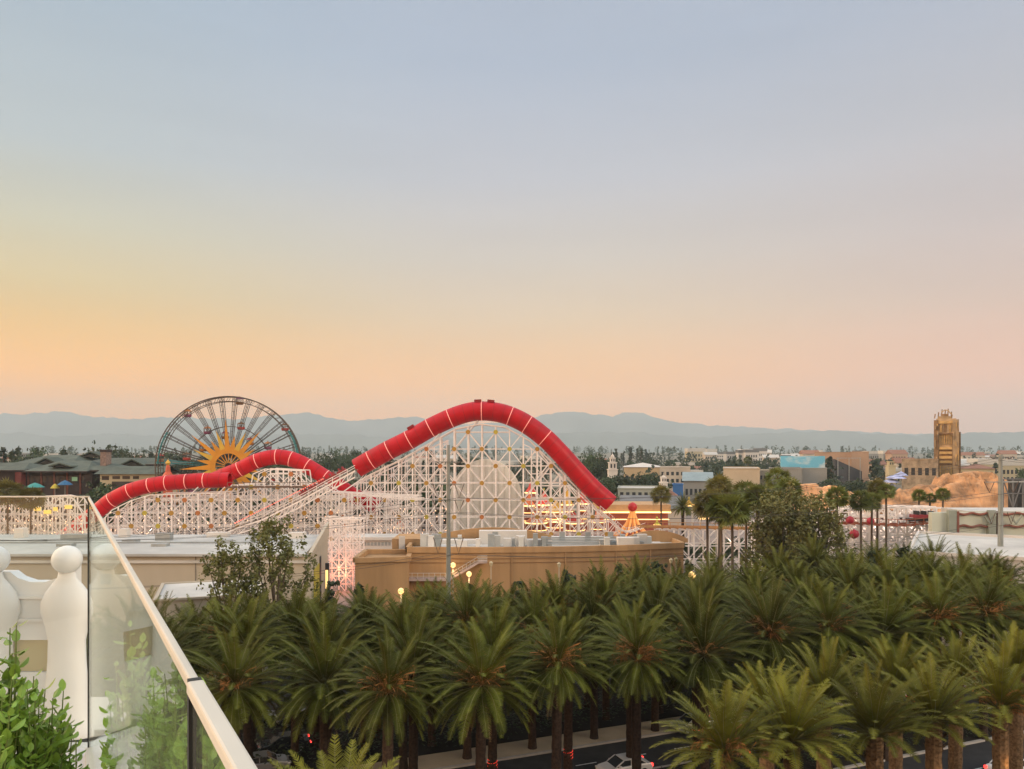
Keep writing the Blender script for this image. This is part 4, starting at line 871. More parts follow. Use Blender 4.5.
# buildings right of the coaster ---------------------------------------
BL = [
 ('grey_hall', 'grey-green hall with white posts behind the orange lit arcade', 'building', 618, 668, 488, 320, 25, mat('grey_green_wall', (.27, .29, .25), .8, .12, .1), M_roofw, 'flat', (8, 2, .45, .95)),
 ('grey_roofed_hall', 'low hall with a plain grey roof right of the lit arcade', 'building', 622, 680, 497, 270, 22, M_pale, M_slate, 'gable', None),
 ('red_pavilion', 'small dark red pavilion beside the white turret', 'building', 660, 676, 489, 330, 12, mat('dark_red_wall', (.24, .05, .045), .8, .1), M_terra, 'hip', (3, 1, .3, .8)),
 ('teal_roofed_hall', 'hall with broad pale grey-blue roof left of the golden palms', 'building', 684, 712, 473, 390, 40, M_gw, M_teal2, 'gable', (6, 1, .3, .8)),
 ('blue_gate_building', 'small building with a bright blue front under the pale grey-blue roof', 'building', 673, 683, 484, 360, 10, mat('blue_front', (.04, .14, .36), .6, .15, .2), M_slate, 'flat', None),
 ('cream_theatre', 'long cream hall with a white hipped roof right of the white tower', 'building', 624, 662, 463, 560, 40, mat('warm_cream_wall', (.50, .37, .22), .8, .08, .1), M_white2, 'hip', (7, 1, .3, .7)),
 ('cream_block', 'plain cream block right of the hall with the white roof', 'building', 660, 690, 467, 520, 30, M_pale, M_roofw, 'flat', (6, 2, .3, .9)),
 ('cream_warehouse', 'big plain cream warehouse wall above the fan palms', 'building', 724, 759, 468, 430, 40, mat('warm_pale_cream', (.52, .42, .29), .8, .06, .1), M_roofw, 'flat', None),
 ('grey_warehouse', 'windowless grey warehouse left below the blue sky mural', 'building', 770, 801, 468, 440, 30, M_gw, M_slate, 'flat', None),
 ('grey_warehouse', 'lower grey warehouse with dark loading bay under the blue sky mural', 'building', 801.5, 826, 468, 446, 30, M_gw, M_slate, 'flat', None),
 ('beige_annex', 'beige annex between cream and grey warehouses', 'building', 759, 771, 470, 455, 20, M_beige, M_roofw, 'flat', (3, 2, .3, .9)),
 ('peach_soundstage', 'large peach soundstage behind the dark raked stand', 'building', 816, 853, 452, 560, 40, M_peach, M_roofw, 'flat', None),
 ('peach_soundstage', 'taller right block of peach soundstage with square corner', 'building', 852, 868, 451.5, 545, 50, M_peach, M_roofw, 'flat', None),
 ('stone_wing', 'ornate tan stone wing left of the golden tower', 'building', 904, 936, 459, 415, 30, mat('tan_stone', (.36, .28, .19), .85, .35, .5), M_slate, 'flat', (5, 1, .55, .9)),
 ('cream_villa', 'cream building with brown roofs right of the golden tower', 'building', 962, 992, 464, 500, 30, M_cream, M_terra, 'hip', (8, 2, .3, .95)),
 ('white_terminal', 'wide white-roofed shed before the green wall at lower right', 'building', 917, 1064, 555, 105, 31, M_white2, M_roofw, 'flat', None),
]
for nm, lb, cat, a, c, yt, d, dp, mw, mr, rf, wn in BL: block(nm, lb, cat, a, c, yt, d, dp, mw, mr, rf, wn, ridge_h=3 if rf == 'hip' else 4)
# mural panel
t0, t1 = P(781, 468, 470), P(825, 456, 470); root = empty('sky_mural', 'big bright blue billboard painted with white clouds above the grey warehouses', 'billboard', (t0.x, 470, gz(0, 470)))
mm = bpy.data.materials.new('sky_mural_paint'); mm.use_nodes = True; n_ = mm.node_tree.nodes; l_ = mm.node_tree.links; tz = n_.new('ShaderNodeTexNoise'); tz.inputs['Scale'].default_value = .16; tz.inputs['Detail'].default_value = 5; tcc = n_.new('ShaderNodeTexCoord'); mpp = n_.new('ShaderNodeMapping'); mpp.inputs['Scale'].default_value = (.6, 1, 1.5); l_.new(tcc.outputs['Object'], mpp.inputs[0]); l_.new(mpp.outputs[0], tz.inputs['Vector']); rc = n_.new('ShaderNodeValToRGB'); rc.color_ramp.elements[0].position = .47; rc.color_ramp.elements[0].color = (.17, .52, .68, 1); rc.color_ramp.elements[1].position = .66; rc.color_ramp.elements[1].color = (.62, .72, .72, 1); l_.new(tz.outputs[0], rc.inputs[0]); l_.new(rc.outputs[0], n_['Principled BSDF'].inputs['Base Color']); n_['Principled BSDF'].inputs['Roughness'].default_value = .7
part(MB().box((t0.x, 470, t0.z), (t1.x, 471, t1.z)), 'panel', mm, root); b = MB()
for k in range(6): x = t0.x + (t1.x - t0.x) * (k + .5) / 6; b.bar((x, 472, gz(0, 470)), (x, 472, t1.z - .5), .25); b.bar((x, 472, t1.z - 2), (x, 476, gz(0, 470)), .2)
part(b, 'support_frame', M_grey, root)
# dark raked stand
root = empty('raked_stand', 'dark sloping steel stand against the peach soundstage', 'grandstand', (X(845, 540), 540, gz(0, 540))); b = MB(); d = 540
b.prism([(X(831, d), Z(459, d)), (X(858, d), Z(471, d)), (X(858, d), gz(0, d)), (X(831, d), gz(0, d))], 'y', d - 6, d - 1)
part(b, 'seating_steps', mat('dark_steel', (.05, .05, .055), .6, .15), root); b = MB()
for k in range(3): x = X(834 + 11 * k, d); b.bar((x, d - 6.5, gz(0, d)), (x, d - 6.5, Z(457.5, d)), .2)
b.bar((X(832, d), d - 6.5, Z(458, d)), (X(857, d), d - 6.5, Z(458, d)), .2); part(b, 'frame', M_grey, root)
# white church-like tower
def tier_tower(name, label, px, d, tiers, m, cat='tower'):
    x = X(px, d); root = empty(name, label, cat, (x, d, gz(0, d)))
    zb = gz(0, d)
    for k, (yt, wp, nm) in enumerate(tiers):
        zt = Z(yt, d); hw = wp / F * d / 2
        if nm == 'dome': part(MB().lathe([(hw, zb), (hw * .95, zb + (zt - zb) * .3), (hw * .6, zb + (zt - zb) * .65), (.15, zt - .3), (.05, zt + 1.2)], (x, d, 0), 12), 'dome', m, root, False)
        else:
            part(MB().box((x - hw, d - hw, zb), (x + hw, d + hw, zt)), nm, m, root); part(MB().box((x - hw * 1.15, d - hw * 1.15, zt + .003), (x + hw * 1.15, d + hw * 1.15, zt + .5)), 'cornice', m, root)
            if k > 0:
                for s in (-.45, .45): part(MB().box((x + s * hw - hw * .2, d - hw - .08, zb + (zt - zb) * .2), (x + s * hw + hw * .2, d - hw + .05, zb + (zt - zb) * .85)), 'arch_opening', M_dark, root)
            zt += .5
        zb = zt
    return root
tier_tower('white_tower', 'slim cream-white tiered tower with a small dome above the trees', 612.5, 430, [(470, 9, 'base_tier'), (463, 7.5, 'belfry'), (458.5, 5, 'upper_belfry'), (453.5, 4, 'dome')], M_white2)
tier_tower('white_turret', 'small white turret above the grey-green hall', 663.5, 345, [(483, 7, 'base_tier'), (478, 5, 'belfry'), (475, 4, 'dome')], M_white2)
tier_tower('ochre_tower', 'small ochre block tower among trees left of the stone wing', 890.5, 480, [(466, 7, 'base_tier'), (462, 5, 'belfry')], M_cream)

# golden tower ---------------------------------------------------------
def gtower():
    global_rot = -math.atan2(X(947, 420), 420)
    d = 420; root = empty('golden_tower', 'tall golden stone tower with rusted pipes and rooftop crown', 'tower', (X(947, d), d, 0)); m = mat('golden_stone', (.42, .305, .175), .75, .25, .25); md = mat('golden_stone_dark', (.26, .16, .075), .8, .3, .5); mg = mat('golden_trim', (.52, .34, .13), .6, .2, .5)
    def bx(p0, p1, y0, y1, nm, mt, dd0=0, dd1=14):
        p0, p1 = 947 + (p0 - 947) * .9, 947 + (p1 - 947) * .9
        part(MB().box((X(p0, d), d + dd0, max(-.2, Z(y1, d))), (X(p1, d), d + dd1, Z(y0, d))), nm, mt, root)
    bx(936.5, 956, 418.5, 525, 'shaft', m); bx(934.2, 938.5, 420, 525, 'corner_pier', md, -1, 3); bx(952.5, 958.5, 419.5, 525, 'corner_pier', m, -1.2, 15); bx(958.5, 960.3, 432, 525, 'side_pier', md, 2, 13)
    bx(938.5, 952.5, 421, 423.5, 'band', mg, -.8, 0); bx(938, 953, 433, 434, 'ledge', md, -1.6, 0)
    for k in range(6): bx(939.5 + 2.2 * k, 940.7 + 2.2 * k, 435, 444, 'pilaster', mg, -.7, 0)
    for k in range(4): bx(939.5, 952, 447 + 4.6 * k, 449.4 + 4.6 * k, 'louvre_band', mg, -1.1, 0); bx(939.5, 952, 449.6 + 4.6 * k, 451.3 + 4.6 * k, 'louvre_gap', md, -.2, 0)
    bx(943.5, 946.5, 424, 432, 'niche', md, -.3, 0); bx(940, 942, 425, 432, 'pilaster', mg, -.5, 0); bx(949, 951, 425, 432, 'pilaster', mg, -.5, 0)
    for k in range(5): bx(940 + 2.6 * k, 941.3 + 2.6 * k, 466, 480, 'pilaster', mg, -.7, 0)
    bx(938, 951, 416, 418.4, 'attic', m, 2, 13); bx(941, 948.5, 413.5, 415.9, 'lantern', md, 4, 10)
    for k, (px, yt) in enumerate(((936, 413.5), (939, 411.5), (942, 408.5), (945, 409.5), (947.5, 408.2), (950.5, 411), (951, 414.5))):
        part(MB().tube([(X(px, d), d + 3 + k % 3 * 3, Z(418, d)), (X(px, d) + .3, d + 3 + k % 3 * 3, Z(yt, d))], .3, 5), 'antenna', md, root)
    part(MB().tube([(X(942, d), d + 5, Z(412, d)), (X(945, d), d + 5, Z(409.4, d)), (X(948, d), d + 5, Z(410.2, d)), (X(951, d), d + 5, Z(414, d))], .28, 5), 'crown_arch', mg, root)
    rg = random.Random(9)
    for k in range(26):
        px = rg.choice([934.5, 936, 937.5, 953, 955.5, 957.5]) + rg.uniform(-.5, .5); y0 = rg.uniform(420, 470); bx(px, px + rg.uniform(.5, 1.6), y0, y0 + rg.uniform(1.5, 8), 'pipework', [md, mg, m][k % 3], -2.2, -.3)
    root.rotation_euler = (0, 0, global_rot)
gtower()

# orange rocks ---------------------------------------------------------
def rockmass(name, label, prof, d, depth, seed):
    mb = MB(); n, m_ = 150, 34; x0, x1 = prof[0][0], prof[-1][0]
    for j in range(m_):
        t = j / (m_ - 1)
        for i in range(n):
            px = x0 + (x1 - x0) * i / (n - 1); h = max(0, 27 - (interp(prof, px) - HY) / F * d); e = math.sin(math.pi * min(1, .03 + t * .9)) ** .55 if t < .55 else math.cos((t - .55) / .45 * math.pi / 2) ** .6
            x = (px - 512) / F * d; y = d - depth / 2 + depth * t; q = Vector((x * .07, y * .07, seed)); r = noise.ridged_multi_fractal(q, .9, 2.1, 5, .9, 2) if hasattr(noise, 'ridged_multi_fractal') else noise.fractal(q, .9, 2.1, 5)
            r2 = noise.fractal(q * 3.1, .8, 2.2, 4); z = h * e * (.68 + .30 * r + .18 * r2) * (1 if not (i * 7919 % 13 == 0) else .97); mb.v.append((x + .8 * r, y - 2.5 * r * (1 - t), min(z, h * 1.03)))
    for j in range(m_ - 1):
        for i in range(n - 1): k = j * n + i; mb.f.append((k, k + 1, k + n + 1, k + n)); mb.mi.append(0)
    o = mb.build(name, mat('orange_sandstone', (.60, .35, .18), .9, .50, .16, hue=.1, detail=9, stretch=(.7, .7, 2.0))); tag(o, label, 'rock')
    return o
rockmass('rock_formation', 'large rounded orange sandstone rock formation below the golden tower', [(884, 508), (892, 499), (900, 492), (915, 486), (930, 484), (942, 483), (948, 476), (956, 474), (975, 472.5), (990, 474), (998, 481), (1003, 496), (1006, 508)], 300, 46, 1.0)
rockmass('rock_formation', 'low orange rock ridge seen between the palms left of the big rock', [(772, 506), (783, 490), (790, 485), (815, 484), (832, 487), (848, 490), (862, 493), (874, 506)], 320, 30, 5.0)

# white canopy globes by the rocks
for k, (px, y, r, lb) in enumerate([(896, 477, 2.6, 'glossy blue-white sail canopy left of the golden tower'), (891, 481, 2.2, 'lower blue-white sail canopy left of the golden tower'), (901, 474.5, 1.8, 'small upper blue-white sail canopy left of the golden tower'), (892, 486.5, 1.5, 'small blue-white ball beneath the sail canopies')]):
    t = P(px, y, 345); root = empty('sail_canopy', lb, 'canopy', (t.x, 345, 0), 0, 'blue-white sail canopies'); part(MB().lathe([(r * 1.7, -.6), (r * 1.2, .2), (r * .4, 1.0), (.05, 1.5)] if k < 3 else [(.1, -r), (r * .9, -r * .5), (r, 0), (r * .9, r * .5), (.1, r)], t, 10), 'sail', mat('blue_white_sail', (.34, .38, .58), .4, .5, .35), root); part(MB().tube([(t.x, 345, 0), t], .15, 6), 'mast', M_grey, root)

# green pier wall at right ----------------------------------------------
def pierwall():
    d = 140; root = empty('pale_green_wall', 'pale green wall with wavy red-brown trim behind the white roof at right', 'wall', (X(980, d), d, 0)); m = mat('pale_green_paint', (.54, .57, .46), .8, .06, .3); mt = mat('red_brown_trim', (.22, .085, .06), .7, .1); g2 = mat('grey_green_pier', (.27, .30, .25), .8, .08)
    part(MB().box((X(932, d), d, -.2), (X(1070, d), d + 1.2, Z(512.5, d))), 'panel_wall', m, root)
    for px, wp, mm_ in ((950.5, 8, g2), (990, 7, g2), (1040, 8, g2)): part(MB().box((X(px - wp / 2, d), d - .8, -.2), (X(px + wp / 2, d), d - .003, Z(510, d))), 'pier', mm_, root)
    for px in (955.5, 997): part(MB().box((X(px - 1, d), d - .9, -.2), (X(px + 1, d), d - .1, Z(511, d))), 'trim_post', mt, root)
    for y0, s in ((513, 1), (527, -1)):
        for a, c in ((956, 988), (998, 1036)):
            b = MB(); b.tube([P(a + (c - a) * k / 20, y0 + s * 1.6 * (.5 - .5 * math.cos(4 * math.pi * k / 20)), d - .3) for k in range(21)], .22, 6); part(b, 'wavy_trim', mt, root)
    for px in (990, 1016):
        b = MB(); b.bar(P(px - 5, 516, d - 1.0), P(px, 524, d - 1.0), .12); b.bar(P(px + 6, 515, d - 1.0), P(px, 524, d - 1.0), .12); part(b, 'vee_bracket', g2, root)
    part(MB().box((X(941, d + 10), d + 1.203, -.2), (X(1070, d), d + 10, Z(511.5, d))), 'rear_roof', M_roofw, root)
pierwall()
# black truss box at right edge
root = empty('black_truss_hall', 'black open steel truss structure at the right edge beside the rock', 'building', (X(1030, 210), 210, 0)); part(MB().box((X(1008, 218), 214, 0), (X(1090, 210), 218, Z(480, 210))), 'dark_wall', mat('black_cladding', (.025, .028, .03), .6, .1), root); b = MB()
zt, zb = Z(479, 210), Z(508, 210)
for k in range(8):
    xa, xc = X(1003 + 10 * k, 210), X(1013 + 10 * k, 210); b.bar((xa, 210, zb), (xa, 210, zt), .18); b.bar((xa, 210, zb if k % 2 else zt), (xc, 210, zt if k % 2 else zb), .14)
for z in (zt, zb, (zt + zb) / 2): b.bar((X(1003, 210), 210, z), (X(1083, 210), 210, z), .16)
part(b, 'truss', mat('steel_truss', (.14, .15, .155), .5, .1), root); part(MB().box((X(1004, 214), 209, 0), (X(1090, 210), 213.9, zb - .2)), 'base', M_tan, root)
# red globes on the dotted trestle
for px, y, r, lb in ((850, 520, .8, 'upper left red globe on the dotted white trestle'), (870.5, 521, .75, 'upper right red globe on the dotted white trestle'), (854, 534, .95, 'lower red globe on the dotted white trestle')):
    t = P(px, y, 148); root = empty('red_globe', lb, 'globe', (t.x, 148, 0), 0, 'red globes on the white trestle'); part(MB().lathe([(.05, -r), (r * .8, -r * .6), (r, 0), (r * .8, r * .6), (.05, r)], t, 12), 'ball', mat('crimson', (.36, .03, .05), .4, .1), root, True); part(MB().tube([(t.x, 148, 0), t - Vector((0, 0, r * .8))], .1, 6), 'stem', M_lattice, root)
root = empty('coaster_car', 'small dark red coaster car on the deck near three short palms', 'coaster car', P(924, 516, 150)); MB().box((-2.4, -.9, -.3), (2.2, .9, .3)).build('body', mat('dark_red_train2', (.30, .04, .05), .4, .15), root); MB().box((-3.2, -.8, -.9), (3.0, .8, -.45)).build('bogie', M_dark, root)
for k in range(3): MB().box((-1.7 + 1.4 * k, -.8, .3), (-1.3 + 1.4 * k, .8, 1.0)).build('seat_back', M_dark, root)

# utility poles and cables -----------------------------------------------
def upole(px, ytop, ybase, d, r0, r1, label, arms):
    t = P(px, ytop, d); root = empty('utility_pole', label, 'utility pole', (t.x, d, 0)); M_p = mat('galvanised_pole', (.25, .275, .26), .5, .12, .5, metal=.3)
    MB().tube([(0, 0, 0), (0, 0, t.z * .5), (0, 0, t.z)], [r0, (r0 + r1) / 2, r1], 10).build('pole', M_p, root)
    tips = []
    for y, hw, vv_ in arms:
        z = Z(y, d); b = MB(); b.bar((-hw, -.2, z), (hw, -.2, z), .07); b.build('cross_arm', M_p, root)
        for s in (-1, 1):
            bb = MB(); dn = vv_
            bb.tube([(s * hw * .45, -.2, z), (s * hw * .75, -.2, z - dn), (s * hw * 1.1, -.2, z + .1)], .07, 5); bb.build('insulator', mat('brown_insulator', (.09, .06, .045), .4, .1), root); tips.append(Vector((t.x + s * hw * .75, d - .2, z - dn)))
    return tips
tp1 = upole(448.5, 445, 584, 108, .42, .2, 'tall grey steel utility pole in front of the tan building', [(462, 1.6, .3), (484, 2.0, 1.9), (500, 2.0, 1.7), (538, 1.9, 2.2)])
tp2 = upole(1000.5, 455, 545, 118, .52, .28, 'tall grey steel utility pole at the right edge before the green wall', [(457, 1.6, .3), (482, 2.4, 1.6), (512, 2.0, 1.8)])
b = MB(); d = 118; t = P(1000, 482, d); b.bar((t.x, d, t.z), (t.x + 9, d + 3, t.z), .12); tag(b.build('side_beam', M_grey), 'thin grey beam reaching right from the right utility pole', 'beam')
M_cable = mat('cable_black', (.06, .06, .06), .5, 0)
for k in range(6):
    a, c = tp1[k + 2], tp2[k % len(tp2)]; dirv = (c - a).normalized()
    pts = []
    for (p, q) in ((a - (c - a) * .9, a), (a, c), (c, c + (c - a) * .5)):
        for i in range(13):
            f = i / 12; e = p.lerp(q, f); e.z -= 4 * f * (1 - f) * 2.2; pts.append(e)
    tag(MB().tube(pts, .03, 4).build('overhead_cable', M_cable), 'thin overhead cable strung between the two grey steel utility poles', 'cable', 'overhead cables')

# cars ------------------------------------------------------------------
def car(body_m):
    root = empty('parked_car', '', 'car'); MBp = MB()
    prof = [(-2.25, .35), (-2.28, .75), (-2.1, .98), (-1.45, 1.02), (-.85, 1.42), (.55, 1.45), (1.25, 1.02), (2.05, .88), (2.25, .7), (2.25, .35)]
    lo = [(x, z) for x, z in prof if z <= 1.03]; b = MB(); b.prism([(-2.25, .32), (-2.3, .7), (-2.12, .98), (-1.5, 1.02), (1.2, 1.0), (2.0, .88), (2.26, .68), (2.24, .32)], 'y', -.88, .88)
    o = b.build('body', body_m, root); bv = o.modifiers.new('bevel', 'BEVEL'); bv.width = .09; bv.segments = 2
    b = MB(); q0 = [(-1.75, 1.0), (-1.05, 1.42), (.45, 1.45), (1.2, 1.0)]; w0, w1 = .82, .66; 
    L0 = [Vector((q0[0][0], s * w0, q0[0][1])) for s in (-1, 1)]; b.prism(q0, 'y', -.76, .76); b.build('cabin_glass', M_glassd, root)
    MB().box((-1.0, -.70, 1.43), (.42, .70, 1.49)).build('roof', body_m, root)
    for s in (-1, 1):
        for q0_, q1_ in (((-1.72, s * .77, 1.02), (-1.02, s * .74, 1.45)), ((1.18, s * .77, 1.02), (.44, s * .74, 1.46)), ((-.25, s * .775, 1.0), (-.25, s * .755, 1.45))): b = MB(); b.bar(q0_, q1_, .04); b.build('roof_pillar', body_m, root)
        for x in (-1.4, 1.38):
            wh = MB().tube([(x, s * .70, .33), (x, s * .90, .33)], .33, 16).build('wheel', mat('tyre', (.02, .02, .02), .8, 0), root); MB().tube([(x, s * .89, .33), (x, s * .915, .33)], .19, 12).build('rim', M_grey, wh)
        MB().box((-2.33, s * .78 - .13, .68), (-2.2, s * .78 + .09, .9)).build('taillight', mat('taillight_red', (.5, .02, .02), .3, 0, emit=(1, .05, .04), estr=2.5), root)
        MB().box((2.08, s * .7 - .14, .66), (2.29, s * .7 + .14, .8)).build('headlight', mat('headlight_lens', (.7, .7, .68), .2, 0), root)
        MB().box((.75, s * .9 - .1, 1.0), (.93, s * .9 + .1, 1.14)).build('wing_mirror', body_m, root)
    return root
M_cw = mat('car_white', (.70, .70, .69), .25, .03, spec=.6); M_cd = mat('car_dark', (.03, .033, .04), .25, .05, spec=.6); M_cs = mat('car_silver', (.32, .33, .34), .28, .05, metal=.4)
def place_car(px, py, z, m, flip, label, proto={}):
    d = (CZ - z) * F / (py - HY); p = P(px, py, d)
    if m.name not in proto: proto[m.name] = car(m); o = proto[m.name]
    else: o = copy_tree(proto[m.name])
    o.location = (p.x, p.y, .01); o.rotation_euler = (0, 0, A + (math.pi if flip else 0)); o['label'] = label
place_car(624, 765, .8, M_cw, True, 'white car driving left at the bottom of the picture between palm trunks')
place_car(1013, 766, .8, M_cw, False, 'white car with red tail lights at the bottom right corner')
place_car(694, 722, .8, M_cs, True, 'pale silver car half hidden behind a palm crown on the far lane')
place_car(722, 752, .8, M_cd, True, 'dark car under the palms right of the white car')
for k, (px, py) in enumerate([(222, 742), (252, 716), (284, 742), (262, 762), (300, 716)]):
    place_car(px, py, .8, [M_cd, M_cs, M_cd, M_cs, M_cd][k], k % 2 == 0, ['dark car in the shade just right of the handrail', 'silver car in the shade beneath the left palms, farthest', 'dark car in the shade under the palm with green crown', 'silver car at the bottom edge in the shade', 'dark car in the shade by the palm with orange fruit'][k])

# far town and trees ---------------------------------------------------
fr = random.Random(77); tprot = []
def far_proto(kind, seed):
    rg = random.Random(seed); cb = MB(); cb.cur = 0
    if kind == 'round':
        for k in range(12):
            a = k * 2.4; rr = .34 * math.sqrt(rg.random()); leaf_cloud(cb, rr * math.cos(a), rr * math.sin(a), rg.uniform(.38, .8), .20, .20, .15, 70, .035, rg)
    elif kind == 'tall':
        for k in range(8): leaf_cloud(cb, rg.gauss(0, .03), rg.gauss(0, .03), .2 + .1 * k, .14 - .013 * k, .14 - .013 * k, .09, 60, .03, rg)
    else:
        for k in range(9):
            leaf_cloud(cb, 0, 0, .18 + .09 * k, .30 - .032 * k, .30 - .032 * k, .05, 70, .032, rg)
    cb.cur = 1; cb.tube([(0, 0, 0), (0, 0, .55 if kind == 'round' else .96)], [.03, .012], 5)
    return cb
for kind in ('round', 'tall', 'cone'):
    for s in range(2):
        for m in (M_leaf[0], M_leaf[2] if kind == 'round' else M_leaf[3]):
            o = far_proto(kind, s * 7 + len(tprot)).build('far_tree', [m, M_bark]); C.objects.unlink(o); tprot.append((kind, o))
def far_wood(px0, px1, y0, y1, d0, d1, n, label):
    b = MB()
    for k in range(n):
        d = fr.uniform(d0, d1); px = px0 + (px1 - px0) * fr.random(); t = P(px, fr.uniform(y0, y1), d); z0 = gz(0, d); h = max(5, t.z - z0); wd = h * fr.choice((.16, .3, .5, .6))
        for q in range(34):
            f = fr.random(); rr = wd * (1 - f * .75) * fr.random() ** .5; a = fr.uniform(0, 6.28); c = Vector((t.x + rr * math.cos(a), d + rr * math.sin(a), z0 + h * (.15 + .85 * f))); sz = h * .09
            u_ = Vector((fr.gauss(0, 1), fr.gauss(0, 1), fr.gauss(0, 1))).normalized() * sz; w_ = u_.orthogonal().normalized() * sz; b.quad(c - u_, c + w_, c + u_, c - w_)
    tag(b.build('woodland', M_leaf[0]), label, 'woodland', kind='stuff')
def belt(px0, px1, y0, y1, d0, d1, n, kinds, label, group):
    for k in range(n):
        d = fr.uniform(d0, d1); px = px0 + (px1 - px0) * (k + fr.random()) / n; t = P(px, fr.uniform(y0, y1), d); z0 = gz(0, d); h = max(4, t.z - z0)
        kd = fr.choice(kinds); o = fr.choice([q for q in tprot if q[0] == kd])[1].copy(); C.objects.link(o); o.location = (t.x, d, z0); wsc = h if kd != 'round' else min(h * 1.15, h * .5 + 8); o.scale = (wsc, wsc, h); o.rotation_euler = (0, 0, fr.uniform(0, 6.3)); o.name = {'round': 'far_tree', 'tall': 'far_poplar', 'cone': 'far_conifer'}[kd]
        tag(o, {'round': 'bushy ', 'tall': 'slender ', 'cone': 'pointed '}[kd] + label, 'tree', group)
belt(-20, 40, 444, 450, 420, 600, 9, ['round', 'cone'], 'dark tree above the lodge roofs at the left edge', 'trees behind the lodge')
belt(40, 160, 447, 454, 400, 600, 14, ['round', 'cone', 'tall'], 'dark tree behind the lodge chimney', 'trees behind the lodge')
belt(98, 120, 441, 447, 430, 470, 3, ['round'], 'tall dark tree right above the lodge chimney', 'trees behind the lodge')
belt(150, 300, 447, 460, 450, 900, 26, ['round', 'tall', 'round'], 'dark tree behind the ferris wheel', 'trees behind the ferris wheel')
belt(300, 360, 446, 466, 450, 900, 18, ['round'], 'dark tree between ferris wheel and tallest tunnel', 'trees between wheel and tunnel')
belt(300, 360, 475, 490, 300, 380, 8, ['round'], 'dark nearer tree between ferris wheel and tallest tunnel', 'trees between wheel and tunnel')
belt(360, 620, 449, 470, 450, 1000, 40, ['round', 'tall', 'cone', 'round'], 'dark tree seen through the main trestle', 'trees behind the main trestle')
belt(520, 612, 476, 492, 320, 400, 18, ['round'], 'dark nearer tree seen through the main trestle', 'trees behind the main trestle')
belt(588, 604, 449, 456, 480, 600, 5, ['round'], 'dark tree left of the cream-white tower', 'trees round the white tower')
belt(615, 650, 446, 455, 900, 1200, 9, ['tall', 'cone'], 'dark tree on the skyline right of the cream-white tower', 'trees round the white tower')
belt(600, 660, 470, 478, 380, 415, 13, ['round'], 'dark tree in front of the cream-white tower', 'trees round the white tower')
belt(640, 772, 456, 463, 700, 900, 20, ['round'], 'dark tree in the belt above the cream warehouse', 'trees above the cream warehouse')
far_wood(-20, 1044, 445.5, 451, 1900, 4200, 420, 'hazy mass of small trees along the whole far skyline')
far_wood(640, 1044, 452, 460, 1000, 1900, 150, 'hazy trees scattered among the far town blocks at right')
belt(826, 832, 452, 456, 480, 500, 2, ['cone'], 'tall dark conifer right of the blue sky mural', 'trees by the blue mural')
belt(822, 872, 474, 484, 350, 400, 11, ['round'], 'green tree before the dark raked stand', 'trees by the blue mural')
belt(868, 908, 456, 470, 600, 1000, 14, ['round', 'cone'], 'green tree between soundstage and stone wing', 'trees left of the stone wing')
belt(960, 1030, 456, 478, 450, 1300, 26, ['round'], 'green tree in the town right of the golden tower', 'trees right of the golden tower')
belt(715, 770, 480, 490, 300, 360, 7, ['round'], 'dark tree below the cream warehouse', 'trees above the cream warehouse')
belt(4, 34, 480, 490, 262, 280, 4, ['round'], 'golden-lit tree before the lodge at the left edge', 'trees before the lodge')
belt(88, 112, 475, 486, 250, 262, 3, ['round'], 'green tree before the cream lodge wing', 'trees before the lodge')
belt(88, 158, 490, 500, 228, 245, 8, ['round'], 'low dark tree under the cream lodge wing', 'trees before the lodge')
belt(335, 455, 474, 488, 258, 300, 24, ['round'], 'dark tree behind the left half of the main trestle', 'trees behind the main trestle')
belt(100, 335, 492, 503, 222, 250, 26, ['round'], 'dark low tree behind the left trestle under the red tunnels', 'trees behind the left trestle')
belt(655, 760, 535, 541, 172, 184, 12, ['round'], 'dark bush behind the low white trestle', 'bushes behind the low trestle')
far_wood(600, 1044, 458, 470, 520, 1000, 190, 'scattered green trees among the town roofs right of the coaster')
hp = []
for k, (mw, mr) in enumerate([(M_pale, M_roofw), (M_white2, M_slate), (M_peach, M_terra), (M_cream, M_roofw), (M_pale, M_terra), (M_gw, M_roofw)]):
    b = MB(); b.cur = 0; b.box((-.5, -.5, -.05), (.5, .5, .8)); b.cur = 1
    if k % 2: b.box((-.52, -.52, .802), (.52, .52, 1))
    else: b.quad((-.55, -.55, .8), (.55, -.55, .8), (.55, 0, 1.05), (-.55, 0, 1.05)); b.quad((.55, .55, .8), (-.55, .55, .8), (-.55, 0, 1.05), (.55, 0, 1.05)); b.tri((.55, -.55, .8), (.55, .55, .8), (.55, 0, 1.05)); b.tri((-.55, .55, .8), (-.55, -.55, .8), (-.55, 0, 1.05))
    b.cur = 2
    for i in range(5):
        for j in range(2): b.box((-.42 + .17 * i, -.512, .2 + .28 * j), (-.33 + .17 * i, -.49, .36 + .28 * j))
    o = b.build('town_house', [mw, mr, M_glassd]); C.objects.unlink(o); hp.append(o)
def town(px0, px1, y0, y1, d0, d1, n, w0, w1, label, group, ks=(0, 1, 2, 3, 4, 5)):
    for k in range(n):
        d = fr.uniform(d0, d1); px = px0 + (px1 - px0) * (k + fr.random()) / n; t = P(px, fr.uniform(y0, y1), d); z0 = gz(0, d); i = fr.choice(ks); o = hp[i].copy(); C.objects.link(o); o.location = (t.x, d, z0); o.scale = (fr.uniform(w0, w1), fr.uniform(12, 22), max(3.5, t.z - z0)); o.rotation_euler = (0, 0, fr.uniform(-.3, .3))
        tag(o, ['pale gabled', 'white flat-roofed', 'peach red-roofed', 'cream flat-roofed', 'pale red-roofed', 'grey flat-roofed'][i] + ' ' + label, 'building', group)
